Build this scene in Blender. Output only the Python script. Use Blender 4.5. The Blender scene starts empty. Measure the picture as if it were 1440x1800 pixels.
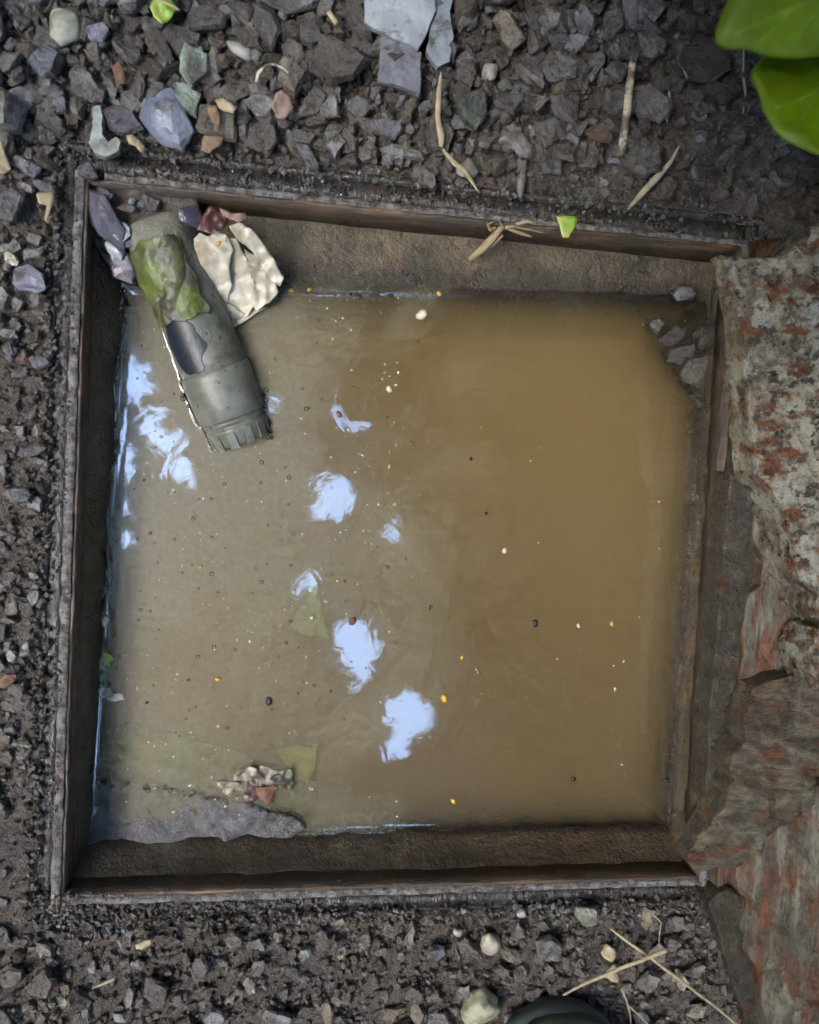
import bpy, bmesh, math, random
import numpy as np
from mathutils import Vector, Matrix, noise
from mathutils.geometry import delaunay_2d_cdt

random.seed(7); rng = np.random.default_rng(7)
scene = bpy.context.scene
COL = scene.collection

# ------------------------------------------------------------------ camera
CAM = Vector((-0.0927, 0.0524, 0.5374))
ROT = Matrix(((0.98661188, -0.04396702, -0.15704742),
              (0.05086346, 0.99789761, 0.0401656),
              (0.15495128, -0.04761583, 0.98677395)))
cd = bpy.data.cameras.new('camera'); cam = bpy.data.objects.new('camera', cd); COL.objects.link(cam)
cam.matrix_world = Matrix.Translation(CAM) @ ROT.to_4x4()
cd.sensor_fit = 'HORIZONTAL'; cd.sensor_width = 36; cd.lens = 35
cd.clip_start = 0.01; cd.clip_end = 500
cd.dof.use_dof = True; cd.dof.focus_distance = 0.575; cd.dof.aperture_fstop = 8
scene.camera = cam

# ------------------------------------------------------------------ sky, sun, exposure
SUN_EL, SUN_AZ = math.radians(60), math.radians(196)     # azimuth of the sun measured from +X, anticlockwise
w = bpy.data.worlds.new('World'); scene.world = w; w.use_nodes = True
nt = w.node_tree; bg = nt.nodes['Background']
sky = nt.nodes.new('ShaderNodeTexSky'); sky.sky_type = 'NISHITA'; sky.sun_disc = False
sky.sun_elevation = SUN_EL; sky.sun_rotation = math.radians(90) - SUN_AZ
sky.air_density = 1.2; sky.dust_density = .2; sky.ozone_density = .6
nt.links.new(sky.outputs[0], bg.inputs[0]); bg.inputs[1].default_value = 0.15
sd = bpy.data.lights.new('sun', 'SUN'); sun = bpy.data.objects.new('sun', sd); COL.objects.link(sun)
sd.energy = 0.75; sd.angle = math.radians(28); sd.color = (1, .91, .78)
sdir = Vector((math.cos(SUN_EL) * math.cos(SUN_AZ), math.cos(SUN_EL) * math.sin(SUN_AZ), math.sin(SUN_EL)))
sun.rotation_euler = sdir.to_track_quat('Z', 'Y').to_euler()
vs = scene.view_settings
vs.view_transform = 'Standard'; vs.look = 'None'; vs.gamma = 1; vs.use_curve_mapping = False
vs.exposure = 5.1
cy = scene.cycles
cy.max_bounces = 12; cy.diffuse_bounces = 2; cy.glossy_bounces = 3; cy.transparent_max_bounces = 12; cy.volume_bounces = 4
cy.caustics_reflective = False; cy.caustics_refractive = False
cy.use_denoising = True; cy.use_adaptive_sampling = True; cy.adaptive_threshold = .018; cy.adaptive_min_samples = 16

# ------------------------------------------------------------------ helpers
F = 1400.0
def P(x, y, z=0.0):
    """photograph pixel (1440 x 1800) at a given height -> point in the place"""
    d = ROT @ Vector(((x - 720) / F, (900 - y) / F, -1)); t = (z - CAM.z) / d.z
    return CAM + d * t
def pxm(x, y, z=0.0):
    return (P(x + 5, y, z) - P(x - 5, y, z)).length / 10
def srgb(r, g, b):
    f = lambda c: ((c / 255 + .055) / 1.055) ** 2.4 if c > 10 else c / 255 / 12.92
    return (f(r), f(g), f(b))
def alb(c, k=1.0):
    return tuple(min(.8, v * k) for v in c)

def tag(o, label=None, cat=None, group=None, kind=None):
    if label: o['label'] = label
    if cat: o['category'] = cat
    if group: o['group'] = group
    if kind: o['kind'] = kind
    return o
def empty(name, loc):
    o = bpy.data.objects.new(name, None); COL.objects.link(o); o.location = loc; o.empty_display_size = .02
    return o
def obj(name, verts, faces, mat, parent=None, smooth=True, origin=None):
    """verts in world coordinates; a child is stored relative to its parent"""
    base = Vector((0, 0, 0))
    if parent is not None:
        q = parent
        while q is not None:
            base = base + q.location; q = q.parent
    elif origin is not None:
        base = Vector(origin)
    V = np.asarray(verts, float) - np.array(base)
    me = bpy.data.meshes.new(name)
    me.from_pydata(V.tolist(), [], [list(map(int, f)) for f in faces]); me.update()
    if smooth: me.polygons.foreach_set('use_smooth', [True] * len(me.polygons))
    if mat: me.materials.append(mat)
    o = bpy.data.objects.new(name, me); COL.objects.link(o)
    if parent is not None: o.parent = parent
    elif origin is not None: o.location = base
    return o
def nz(p, s, seed=0.0):
    return noise.noise(Vector((p[0] * s + seed, p[1] * s + seed * 1.7, p[2] * s - seed)))
def fbm(p, s, seed=0.0, o=4):
    return noise.fractal(Vector((p[0] * s + seed, p[1] * s + seed * 1.7, p[2] * s - seed)), 1.0, 2.0, o)

# ------------------------------------------------------------------ materials
class MB:
    def __init__(self, name, world=False):
        self.m = bpy.data.materials.new(name); self.m.use_nodes = True
        self.t = self.m.node_tree; self.n = self.t.nodes; self.b = self.n['Principled BSDF']
        self.co = self.n.new('ShaderNodeNewGeometry').outputs['Position'] if world else self.n.new('ShaderNodeTexCoord').outputs['Object']
    def link(self, a, b): self.t.links.new(a, b)
    def noise(self, scale, detail=4, rough=.6, stretch=None, off=0, dist=0):
        mp = self.n.new('ShaderNodeMapping'); self.link(self.co, mp.inputs[0])
        mp.inputs['Location'].default_value = (off, off * .7, off * 1.3)
        if stretch: mp.inputs['Scale'].default_value = stretch
        x = self.n.new('ShaderNodeTexNoise'); self.link(mp.outputs[0], x.inputs['Vector'])
        x.inputs['Scale'].default_value = scale; x.inputs['Detail'].default_value = min(detail, 4)
        x.inputs['Roughness'].default_value = rough; x.inputs['Distortion'].default_value = dist
        return x.outputs['Fac']
    def ramp(self, fac, stops, interp='LINEAR'):
        r = self.n.new('ShaderNodeValToRGB'); self.link(fac, r.inputs[0]); cr = r.color_ramp; cr.interpolation = interp
        while len(cr.elements) < len(stops): cr.elements.new(.5)
        for e, (p, c) in zip(cr.elements, stops):
            e.position = p; e.color = (*c, 1) if hasattr(c, '__len__') else (c, c, c, 1)
        return r.outputs[0]
    def mix(self, fac, a, b, mode='MIX'):
        x = self.n.new('ShaderNodeMix'); x.data_type = 'RGBA'; x.blend_type = mode
        for sock, v in ((x.inputs[0], fac), (x.inputs[6], a), (x.inputs[7], b)):
            if hasattr(v, 'links'): self.link(v, sock)
            elif hasattr(v, '__len__'): sock.default_value = (*v[:3], 1)
            else: sock.default_value = v if sock.type == 'VALUE' else (v, v, v, 1)
        return x.outputs[2]
    def base(self, c):
        if hasattr(c, 'links'): self.link(c, self.b.inputs['Base Color'])
        else: self.b.inputs['Base Color'].default_value = (*c, 1)
        return self
    def rough(self, v):
        if hasattr(v, 'links'): self.link(v, self.b.inputs['Roughness'])
        else: self.b.inputs['Roughness'].default_value = v
        return self
    def bump(self, fac, strength=.5, dist=.002):
        bp = self.n.new('ShaderNodeBump'); bp.inputs['Strength'].default_value = strength; bp.inputs['Distance'].default_value = dist
        self.link(fac, bp.inputs['Height'])
        if self.b.inputs['Normal'].links: self.link(self.b.inputs['Normal'].links[0].from_socket, bp.inputs['Normal'])
        self.link(bp.outputs[0], self.b.inputs['Normal']); return self
    def objcolor(self):
        x = self.n.new('ShaderNodeObjectInfo'); return x.outputs['Color']
    def attr(self, name):
        x = self.n.new('ShaderNodeAttribute'); x.attribute_name = name; return x.outputs['Color']
    def set(self, **k):
        for a, v in k.items(): self.b.inputs[a.replace('_', ' ')].default_value = v
        return self

MUD = (.070, .060, .049)
def stone_mat(name, attr):
    m = MB(name, True); c = m.attr('stone') if attr else m.objcolor()
    v = m.ramp(m.noise(130, 4, .7), [(.25, .5), (.5, 1.0), (.75, 1.5)])
    c = m.mix(1.0, c, v, 'MULTIPLY')
    mud = m.ramp(m.noise(75, 4, .65, off=3), [(.42, 0.0), (.60, .92)])
    mc = m.ramp(m.noise(300, 3, .6, off=13), [(.3, alb(MUD, .55)), (.7, alb(MUD, 1.5))])
    c = m.mix(mud, c, mc)
    m.base(c).rough(m.ramp(m.noise(160, 3, off=9), [(.38, .14), (.62, .65)]))
    m.bump(m.noise(330, 4, .75, off=1), .9, .0022)
    return m.m
M = {}
M['stone'] = stone_mat('wet_stone', False)
M['stone_joined'] = stone_mat('wet_gravel', True)
m = MB('pale_pebble', True); c = m.objcolor()
m.base(m.mix(m.ramp(m.noise(140, 5, off=2), [(.46, 0.0), (.68, .8)]), m.mix(1, c, m.ramp(m.noise(110, 4), [(.3, .6), (.7, 1.25)]), 'MULTIPLY'), (.075, .062, .045)))
m.rough(.45).bump(m.noise(500, 4), .35, .0008); M['pebble'] = m.m
m = MB('wet_flat_slate', True); c = m.objcolor()
m.base(m.mix(m.ramp(m.noise(70, 6, .7, off=4), [(.55, 0.0), (.66, .85)]), m.mix(1, c, m.ramp(m.noise(45, 5), [(.3, .7), (.7, 1.2)]), 'MULTIPLY'), MUD))
m.rough(m.ramp(m.noise(60, 3), [(.3, .12), (.7, .4)])).bump(m.noise(260, 5, .7), .35, .001); M['slab'] = m.m
m = MB('wet_soil'); 
m.base(m.ramp(m.noise(120, 6, .7), [(.3, (.038, .031, .025)), (.55, (.092, .077, .064)), (.8, (.165, .142, .122))]))
m.rough(m.ramp(m.noise(90, 4), [(.3, .35), (.7, .8)])).bump(m.noise(260, 7, .75), 1.0, .004); M['soil'] = m.m

def rust_mat(name, pale, grey, dark, rust, rust_lo=.60, stretch=None, scale=60, rough=(.3, .7), pale_lo=.45, bump=.7):
    m = MB(name)
    c = m.ramp(m.noise(scale, 8, .72, stretch, 2), [(.30, dark), (pale_lo, grey), (pale_lo + .16, pale)])
    rc = m.ramp(m.noise(scale * 1.6, 4, .7, stretch, 77), [(.35, alb(rust, .35)), (.55, rust), (.72, alb(rust, 1.5))])
    c = m.mix(m.ramp(m.noise(scale * .9, 5, .6, stretch, 11), [(rust_lo - .03, 0.0), (rust_lo + .06, 1.0)]), c, rc)
    c = m.mix(m.ramp(m.noise(scale * 2.2, 5, .7, stretch, 21), [(.55, 0.0), (.68, .85)]), c, dark)
    m.base(c).rough(m.ramp(m.noise(scale * 2, 4, off=5), [(.3, rough[0]), (.7, rough[1])]))
    m.bump(m.noise(scale * 3, 7, .75, stretch, 8), bump, .003); return m.m
M['rim_iron0'] = rust_mat('flaking_galvanised_iron', (.44, .43, .35), (.15, .135, .10), (.022, .017, .012), (.17, .040, .008), .62, (1, .7, 1), 110, (.3, .65), .48)
M['streak_iron'] = rust_mat('rust_streaked_iron', (.13, .122, .085), (.052, .044, .028), (.017, .011, .007), (.085, .030, .007), .51, (1, .22, 1), 95, (.25, .7), .47, 1.0)
m = MB('flaking_speckled_iron')
c = m.ramp(m.noise(120, 4, .7, (1, .7, 1), 2), [(.30, (.018, .014, .010)), (.45, (.085, .072, .052)), (.6, (.20, .18, .13))])
c = m.mix(m.ramp(m.noise(52, 4, .75, (1, .75, 1), 31), [(.51, 0.0), (.56, 1.0)]), c, m.ramp(m.noise(30, 3, .6, off=40), [(.4, (.20, .21, .185)), (.65, (.25, .23, .155))]))
c = m.mix(m.ramp(m.noise(95, 4, .7, off=51), [(.57, 0.0), (.61, .95)]), c, (.020, .016, .012))
c = m.mix(m.ramp(m.noise(62, 4, .6, (.6, 1.2, 1), 61), [(.55, 0.0), (.63, 1.0)]), c, m.ramp(m.noise(140, 4, .7, off=71), [(.35, (.035, .014, .006)), (.55, (.10, .034, .008)), (.7, (.15, .05, .01))]))
m.base(c).rough(m.ramp(m.noise(120, 3, off=5), [(.35, .16), (.65, .6)])).bump(m.noise(190, 4, .75, off=8), 1.0, .004); M['rim_iron'] = m.m
M['grey_iron'] = rust_mat('grey_green_iron', (.072, .070, .048), (.034, .030, .020), (.014, .011, .007), (.06, .022, .006), .58, None, 95, (.2, .7), .5, 1.0)
M['lug_iron'] = rust_mat('brown_scaled_iron', (.115, .103, .068), (.046, .036, .022), (.016, .011, .007), (.085, .030, .007), .585, (.6, 1.3, 1), 90, (.25, .7), .47, 1.0)
M['frame_lip'] = rust_mat('scaled_frame_steel', (.26, .25, .235), (.095, .086, .077), (.024, .020, .016), (.10, .036, .014), .64, None, 150, (.15, .6), .44, .9)
M['frame_groove'] = rust_mat('wet_frame_channel', (.055, .052, .046), (.034, .031, .027), (.018, .016, .014), (.11, .035, .014), .66, (1, .4, 1), 60, (.12, .5), .55, .8)
m = MB('stained_brown_skirt')
c = m.ramp(m.noise(40, 7, .65, (.35, .35, 3), 1), [(.28, (.035, .022, .013)), (.48, (.10, .062, .034)), (.7, (.20, .13, .075))])
c = m.mix(m.ramp(m.noise(22, 6, .7, off=14), [(.40, 0.0), (.55, .92)]), c, (.048, .037, .027))
m.base(c).rough(m.ramp(m.noise(80, 4), [(.3, .25), (.7, .6)])).bump(m.noise(220, 6, .75, (.5, .5, 1.5)), .9, .003); M['skirt'] = m.m
m = MB('slimy_chamber_wall')
c = m.ramp(m.noise(30, 8, .7, (1, 1, 1.5), 1), [(.3, (.034, .027, .016)), (.55, (.088, .068, .041)), (.8, (.165, .13, .08))])
c = m.mix(m.ramp(m.noise(14, 5, .6, off=7), [(.56, 0.0), (.66, .8)]), c, (.15, .095, .05))
sp = m.n.new('ShaderNodeSeparateXYZ'); gp = m.n.new('ShaderNodeNewGeometry'); m.link(gp.outputs['Position'], sp.inputs[0])
ma = m.n.new('ShaderNodeMath'); ma.operation = 'MULTIPLY_ADD'; m.link(m.noise(45, 4, .7, off=33), ma.inputs[0]); ma.inputs[1].default_value = .010; m.link(sp.outputs[2], ma.inputs[2])
mrr = m.n.new('ShaderNodeMapRange'); m.link(ma.outputs[0], mrr.inputs[0]); mrr.inputs[1].default_value = -.0420; mrr.inputs[2].default_value = -.0385; mrr.inputs[3].default_value = .75; mrr.inputs[4].default_value = 0
c = m.mix(mrr.outputs[0], c, (.018, .015, .010))                      # dark slime left by the water line
m.base(c).rough(m.ramp(m.noise(70, 4), [(.3, .18), (.7, .6)])).bump(m.noise(150, 7, .75), .9, .004); M['wall'] = m.m
m = MB('grey_concrete')
m.base(m.ramp(m.noise(90, 8, .75), [(.3, (.035, .033, .033)), (.55, (.085, .082, .084)), (.75, (.17, .165, .17))])).rough(.25).bump(m.noise(350, 6, .7), .7, .002); M['concrete'] = m.m
m = MB('silt_floor')
m.base(m.ramp(m.noise(12, 6, .65), [(.35, (.10, .08, .04)), (.6, (.22, .17, .09)), (.8, (.20, .20, .09))])).rough(.8); M['silt'] = m.m
def plain(name, c, rough=.6, var=.35, scale=120, bump=.3, **k):
    m = MB(name); m.base(m.ramp(m.noise(scale, 5, .65), [(.25, alb(c, 1 - var)), (.5, c), (.75, alb(c, 1 + var))])).rough(rough)
    m.bump(m.noise(scale * 3, 4), bump, .001)
    if k: m.set(**k)
    return m.m
def leafy(name, c, spots=None, rough=.5, trans=.0, scale=60, lo=.48, hi=.56, top=1.0):
    m = MB(name); b = m.ramp(m.noise(scale, 6, .65), [(.3, alb(c, .65)), (.5, c), (.75, alb(c, 1.3))])
    if spots: b = m.mix(m.ramp(m.noise(scale * .6, 4, .6, off=6), [(lo, 0.0), (hi, top)]), b, spots)
    m.base(b).rough(rough); m.bump(m.noise(scale * 4, 4), .3, .001)
    if trans:
        tr = m.n.new('ShaderNodeBsdfTranslucent'); m.link(b, tr.inputs[0])
        mx = m.n.new('ShaderNodeMixShader'); mx.inputs[0].default_value = trans
        m.link(m.b.outputs[0], mx.inputs[1]); m.link(tr.outputs[0], mx.inputs[2])
        m.link(mx.outputs[0], m.n['Material Output'].inputs[0])
    return m.m
M['straw'] = plain('dry_straw', (.34, .28, .17), .5, .4, 150)
M['straw_grey'] = plain('grey_straw', (.30, .25, .17), .55, .4, 150)
M['bark'] = leafy('pale_stick_bark', (.46, .40, .30), (.10, .08, .06), .6, 0, 160)
M['dry_leaf'] = leafy('dry_brown_leaf', (.12, .065, .04), (.19, .125, .07), .6)
M['pink_leaf'] = plain('pinkish_leaf', (.19, .125, .10), .6)
M['rust_leaf'] = plain('rusty_leaf', (.13, .062, .036), .6)
M['red_leaf'] = leafy('wilted_red_leaf', (.06, .025, .021), (.13, .055, .045), .4)
M['cream_leaf'] = leafy('withered_cream_leaf', (.52, .475, .365), (.33, .28, .195), .5, 0, 60)
M['dull_scrap'] = leafy('rotten_leaf_scrap', (.22, .195, .14), (.10, .065, .04), .4, 0, 90)
M['moss_leaf'] = leafy('mossy_brown_leaf', (.050, .043, .026), (.12, .17, .03), .45, 0, 110, .42, .68, .9)
M['tan_leaf'] = plain('tan_husk', (.28, .22, .13), .6, .35, 80)
M['green_bit'] = leafy('fresh_green_scrap', (.20, .36, .04), (.33, .38, .10), .45)
M['green_leaf'] = leafy('fresh_green_leaf', (.21, .33, .008), None, .45, .5, 30)
M['tree_leaf'] = plain('tree_leaf', (.035, .065, .018), .5, .3, 8, .1)
M['tree_bark'] = plain('tree_bark', (.06, .045, .03), .8, .4, 8, .8)
M['seed'] = plain('yellow_seed', (.46, .27, .03), .35, .15)
M['black_bit'] = plain('black_bit', (.012, .011, .010), .5)
M['fleck'] = plain('pale_fleck', (.58, .50, .36), .5, .4, 200)
M['clear_chip'] = plain('pale_glossy_chip', (.30, .33, .36), .12, .3, 90, .2)
m = MB('grey_green_plastic')
c = m.ramp(m.noise(28, 7, .7), [(.3, (.075, .08, .062)), (.55, (.15, .155, .125)), (.8, (.23, .23, .19))])
c = m.mix(m.ramp(m.noise(190, 3, .5, off=5), [(.64, 0.0), (.70, .9)]), c, (.03, .03, .022))
c = m.mix(m.ramp(m.noise(45, 4, .7, off=25), [(.50, 0.0), (.68, .75)]), c, (.045, .042, .028))
m.base(c).rough(m.ramp(m.noise(60, 4), [(.3, .28), (.7, .55)])).bump(m.noise(300, 5), .2, .001); M['plastic'] = m.m
M['blue_scuff'] = plain('blue_black_scuff', (.012, .015, .022), .4, .6, 60)
M['scaled_pipe'] = plain('lime_scaled_pipe', (.15, .145, .11), .7, .45, 120, .9)
m = MB('boot_rubber'); m.base(m.ramp(m.noise(30, 4), [(.3, (.020, .027, .025)), (.7, (.045, .055, .052))])).rough(.35).bump(m.noise(300, 4), .2, .0008); M['rubber'] = m.m

def film_mat(name, ior, scum=0.0, rgh=.02):
    m = bpy.data.materials.new(name); m.use_nodes = True; t = m.node_tree; n = t.nodes
    n.remove(n['Principled BSDF'])
    fr = n.new('ShaderNodeFresnel'); fr.inputs[0].default_value = ior
    g = n.new('ShaderNodeBsdfGlossy'); g.inputs['Roughness'].default_value = rgh
    tr = n.new('ShaderNodeBsdfTransparent'); mx = n.new('ShaderNodeMixShader')
    g2 = n.new('ShaderNodeBsdfGlossy'); g2.inputs['Roughness'].default_value = .30
    gm = n.new('ShaderNodeMixShader'); gm.inputs[0].default_value = scum
    t.links.new(g.outputs[0], gm.inputs[1]); t.links.new(g2.outputs[0], gm.inputs[2])
    t.links.new(fr.outputs[0], mx.inputs[0]); t.links.new(tr.outputs[0], mx.inputs[1]); t.links.new(gm.outputs[0], mx.inputs[2])
    t.links.new(mx.outputs[0], n['Material Output'].inputs[0])
    return m, t, n, fr, g
mw, t, n, fr, g = film_mat('murky_water', 1.78, .30, .028)
tc = n.new('ShaderNodeTexCoord'); no = n.new('ShaderNodeTexNoise'); no.inputs['Scale'].default_value = 38; no.inputs['Detail'].default_value = 4; no.inputs['Distortion'].default_value = .8
bp = n.new('ShaderNodeBump'); bp.inputs['Strength'].default_value = .21; bp.inputs['Distance'].default_value = .0005
t.links.new(tc.outputs['Object'], no.inputs['Vector']); t.links.new(no.outputs[0], bp.inputs['Height']); t.links.new(bp.outputs[0], g.inputs['Normal'])
vsn = n.new('ShaderNodeVolumePrincipled'); vsn.inputs['Color'].default_value = (.845, .72, .445, 1); vsn.inputs['Density'].default_value = 48
t.links.new(vsn.outputs[0], n['Material Output'].inputs['Volume'])
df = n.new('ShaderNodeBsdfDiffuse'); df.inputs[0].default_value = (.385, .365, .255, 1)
def mth(op, a, b=None, c=None):
    x = n.new('ShaderNodeMath'); x.operation = op; x.use_clamp = op == 'MULTIPLY'
    for i, v in enumerate((a, b, c)):
        if v is None: continue
        if hasattr(v, 'links'): t.links.new(v, x.inputs[i])
        else: x.inputs[i].default_value = v
    return x.outputs[0]
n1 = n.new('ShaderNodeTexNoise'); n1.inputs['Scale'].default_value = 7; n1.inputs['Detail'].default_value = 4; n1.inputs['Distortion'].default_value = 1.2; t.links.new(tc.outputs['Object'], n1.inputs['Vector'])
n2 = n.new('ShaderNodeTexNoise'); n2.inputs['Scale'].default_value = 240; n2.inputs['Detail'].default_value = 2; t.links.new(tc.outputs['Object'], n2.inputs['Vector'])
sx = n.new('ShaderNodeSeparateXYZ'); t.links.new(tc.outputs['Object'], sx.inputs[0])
edge_ = mth('ADD', mth('MULTIPLY_ADD', sx.outputs[0], -4.5, .12), mth('MULTIPLY_ADD', n1.outputs[0], 2.2, -1.05))     # reflected pale canopy on the left, painted in as diffuse colour
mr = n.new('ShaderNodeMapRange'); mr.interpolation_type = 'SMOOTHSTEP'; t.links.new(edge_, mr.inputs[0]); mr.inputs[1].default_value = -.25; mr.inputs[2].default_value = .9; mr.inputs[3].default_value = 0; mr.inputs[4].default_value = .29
reflection_veil = mth('MULTIPLY', mr.outputs[0], mth('MULTIPLY_ADD', n2.outputs[0], .5, .75))
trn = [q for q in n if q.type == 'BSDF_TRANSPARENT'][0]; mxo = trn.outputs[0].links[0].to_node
fm = n.new('ShaderNodeMixShader'); t.links.new(reflection_veil, fm.inputs[0]); t.links.new(trn.outputs[0], fm.inputs[1]); t.links.new(df.outputs[0], fm.inputs[2]); t.links.new(fm.outputs[0], mxo.inputs[1])
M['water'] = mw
M['drop'] = film_mat('clear_drop', 1.6)[0]

# ------------------------------------------------------------------ geometry makers
def resample(poly, step):
    out = []
    for i in range(len(poly)):
        a, b = Vector(poly[i]), Vector(poly[(i + 1) % len(poly)]); k = max(1, int((b - a).length / step))
        for j in range(k): out.append(a.lerp(b, j / k))
    return out
def plate_mesh(poly, ztop, zbot, step, jitter=.0, seed=0, wall=None):
    """closed slab over a plan outline: uneven top, straight underside"""
    pts = resample([Vector(p[:2]) for p in poly], step)
    if jitter:
        pts = [p + Vector((nz((p.x, p.y, 0), 1 / (step * 4), seed), nz((p.x, p.y, 3), 1 / (step * 4), seed + 5))) * jitter for p in pts]
    n = len(pts)
    xs = [p.x for p in pts]; ys = [p.y for p in pts]
    inner = []
    A = np.array([(p.x, p.y) for p in pts]); B = np.roll(A, -1, 0)
    x = min(xs)
    while x < max(xs):
        y = min(ys)
        while y < max(ys):
            q = (x + random.uniform(-.25, .25) * step, y + random.uniform(-.25, .25) * step)
            cr = ((A[:, 1] > q[1]) != (B[:, 1] > q[1])) & (q[0] < (B[:, 0] - A[:, 0]) * (q[1] - A[:, 1]) / (B[:, 1] - A[:, 1] + 1e-15) + A[:, 0])
            if cr.sum() % 2 == 1 and np.min(np.hypot(A[:, 0] - q[0], A[:, 1] - q[1])) > step * .55: inner.append(Vector(q))
            y += step
        x += step
    V, E, FA, *_ = delaunay_2d_cdt(pts + inner, [(i, (i + 1) % n) for i in range(n)], [], 1, 1e-7)
    V = [Vector(v) for v in V]
    cnt = {}
    for f in FA:
        for i in range(len(f)):
            e = (f[i], f[(i + 1) % len(f)]); cnt[e] = cnt.get(e, 0) + 1
    bnd = [e for e in cnt if (e[1], e[0]) not in cnt]
    zt = ztop if callable(ztop) else (lambda x, y: ztop)
    zb = zbot if callable(zbot) else (lambda x, y: zbot)
    verts = [(v.x, v.y, zt(v.x, v.y)) for v in V] + [(v.x, v.y, zb(v.x, v.y)) for v in V]
    k = len(V); faces = [tuple(f) for f in FA] + [tuple(i + k for i in reversed(f)) for f in FA]
    for a, b in bnd: faces.append((b, a, a + k, b + k))
    return verts, faces
def tube_mesh(path, radii, seg=10, cap=True, flat=1.0, up=None):
    path = [Vector(p) for p in path]; V = []; FA = []
    prev = None
    for i, p in enumerate(path):
        d = (path[min(i + 1, len(path) - 1)] - path[max(i - 1, 0)]).normalized()
        u = prev if prev is not None else (Vector(up) if up else Vector((0, 0, 1)) if abs(d.z) < .9 else Vector((1, 0, 0)))
        s = d.cross(u).normalized(); u = s.cross(d).normalized(); prev = u
        r = radii[i] if hasattr(radii, '__len__') else radii
        for k in range(seg):
            a = 2 * math.pi * k / seg; V.append(p + s * (math.cos(a) * r) + u * (math.sin(a) * r * flat))
    n = len(path)
    for i in range(n - 1):
        for k in range(seg):
            a = i * seg + k; b = i * seg + (k + 1) % seg; FA.append((a, b, b + seg, a + seg))
    if cap: FA.append(tuple(range(seg - 1, -1, -1))); FA.append(tuple((n - 1) * seg + k for k in range(seg)))
    return V, FA
def box_mesh(a, b, nseg, axis, jit=0, freq=200, seed=0):
    """bar between corners a and b, cut along its axis and roughened"""
    a, b = Vector(a), Vector(b); V = []; FA = []
    o = [i for i in range(3) if i != axis]
    prof = [(0, 0), (.5, 0), (1, 0), (1, .5), (1, 1), (.5, 1), (0, 1), (0, .5)]; m_ = len(prof)
    for i in range(nseg + 1):
        for (u, v) in prof:
            p = Vector((0, 0, 0)); p[axis] = a[axis] + (b[axis] - a[axis]) * i / nseg
            p[o[0]] = a[o[0]] + (b[o[0]] - a[o[0]]) * u; p[o[1]] = a[o[1]] + (b[o[1]] - a[o[1]]) * v
            if jit:
                p = p + Vector((nz(p, freq, seed), nz(p, freq, seed + 9), nz(p, freq, seed + 17))) * jit
            V.append(p)
    for i in range(nseg):
        for k in range(m_):
            q = i * m_ + k; r = i * m_ + (k + 1) % m_; FA.append((q, r, r + m_, q + m_))
    FA.append(tuple(range(m_ - 1, -1, -1))); FA.append(tuple(nseg * m_ + k for k in range(m_)))
    return V, FA

def hull(pts):
    bm = bmesh.new()
    for p in pts: bm.verts.new(p)
    r = bmesh.ops.convex_hull(bm, input=bm.verts[:])
    bmesh.ops.delete(bm, geom=[v for v in bm.verts if not v.link_faces], context='VERTS')
    return bm
def chip_bm(seed, thick=.3, aspect=.7, k=7, bevel=.05):
    r = random.Random(seed); pts = []
    ang = sorted(2 * math.pi * (i + r.uniform(-.38, .38)) / k for i in range(k))
    rad = [r.uniform(.72, 1.0) for _ in ang]
    tx, ty = r.uniform(-.12, .12), r.uniform(-.12, .12)
    for a, q in zip(ang, rad):
        x, y = math.cos(a) * q * .5, math.sin(a) * q * .5 * aspect
        s = r.uniform(.72, .97); pts.append((x * s, y * s, thick * .5 + x * tx + y * ty + r.uniform(-.03, .03)))
        s2 = r.uniform(.8, 1.0); pts.append((x * s2, y * s2, -thick * .5 + r.uniform(-.05, .05)))
        pts.append((x, y, r.uniform(-.2, .25) * thick))
    bm = hull(pts)
    if bevel:
        bmesh.ops.bevel(bm, geom=bm.edges[:], offset=bevel * .35, segments=1, affect='EDGES', clamp_overlap=True)
    bmesh.ops.triangulate(bm, faces=bm.faces[:])
    return bm
def roughen(bm, cuts=1, a1=.05, a2=.02, seed=0):
    bmesh.ops.subdivide_edges(bm, edges=bm.edges[:], cuts=cuts, use_grid_fill=True)
    bmesh.ops.triangulate(bm, faces=bm.faces[:])
    o = Vector((seed * 1.3, seed * .7, seed))
    for v in bm.verts:
        v.co += noise.noise_vector(v.co * 2.6 + o) * a1 + noise.noise_vector(v.co * 8 + o) * a2
    return bm
def pebble_bm(seed, thick=.6, aspect=.8):
    r = random.Random(seed); bm = bmesh.new(); bmesh.ops.create_icosphere(bm, subdivisions=3, radius=.5)
    for v in bm.verts:
        d = 1 + .24 * noise.noise(v.co * 2.2 + Vector((seed, 0, 0))) + .09 * noise.noise(v.co * 7 + Vector((0, seed, 0)))
        v.co *= d; v.co.y *= aspect; v.co.z *= thick
        for ax in ((.9, .3, .3), (-.5, .8, .3), (.1, -.7, .7)):
            n_ = Vector(ax).normalized(); q = v.co.dot(n_) - (.30 + .06 * r.random())
            if q > 0: v.co -= n_ * q * .75
    return bm
def bm_arrays(bm):
    bm.verts.index_update()
    V = np.array([v.co[:] for v in bm.verts]); T = np.array([[l.vert.index for l in f.loops] for f in bm.faces]); bm.free(); return V, T
def bm_mesh(bm, name, smooth=False):
    me = bpy.data.meshes.new(name); bm.to_mesh(me); bm.free()
    me.polygons.foreach_set('use_smooth', [smooth] * len(me.polygons)); return me
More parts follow.
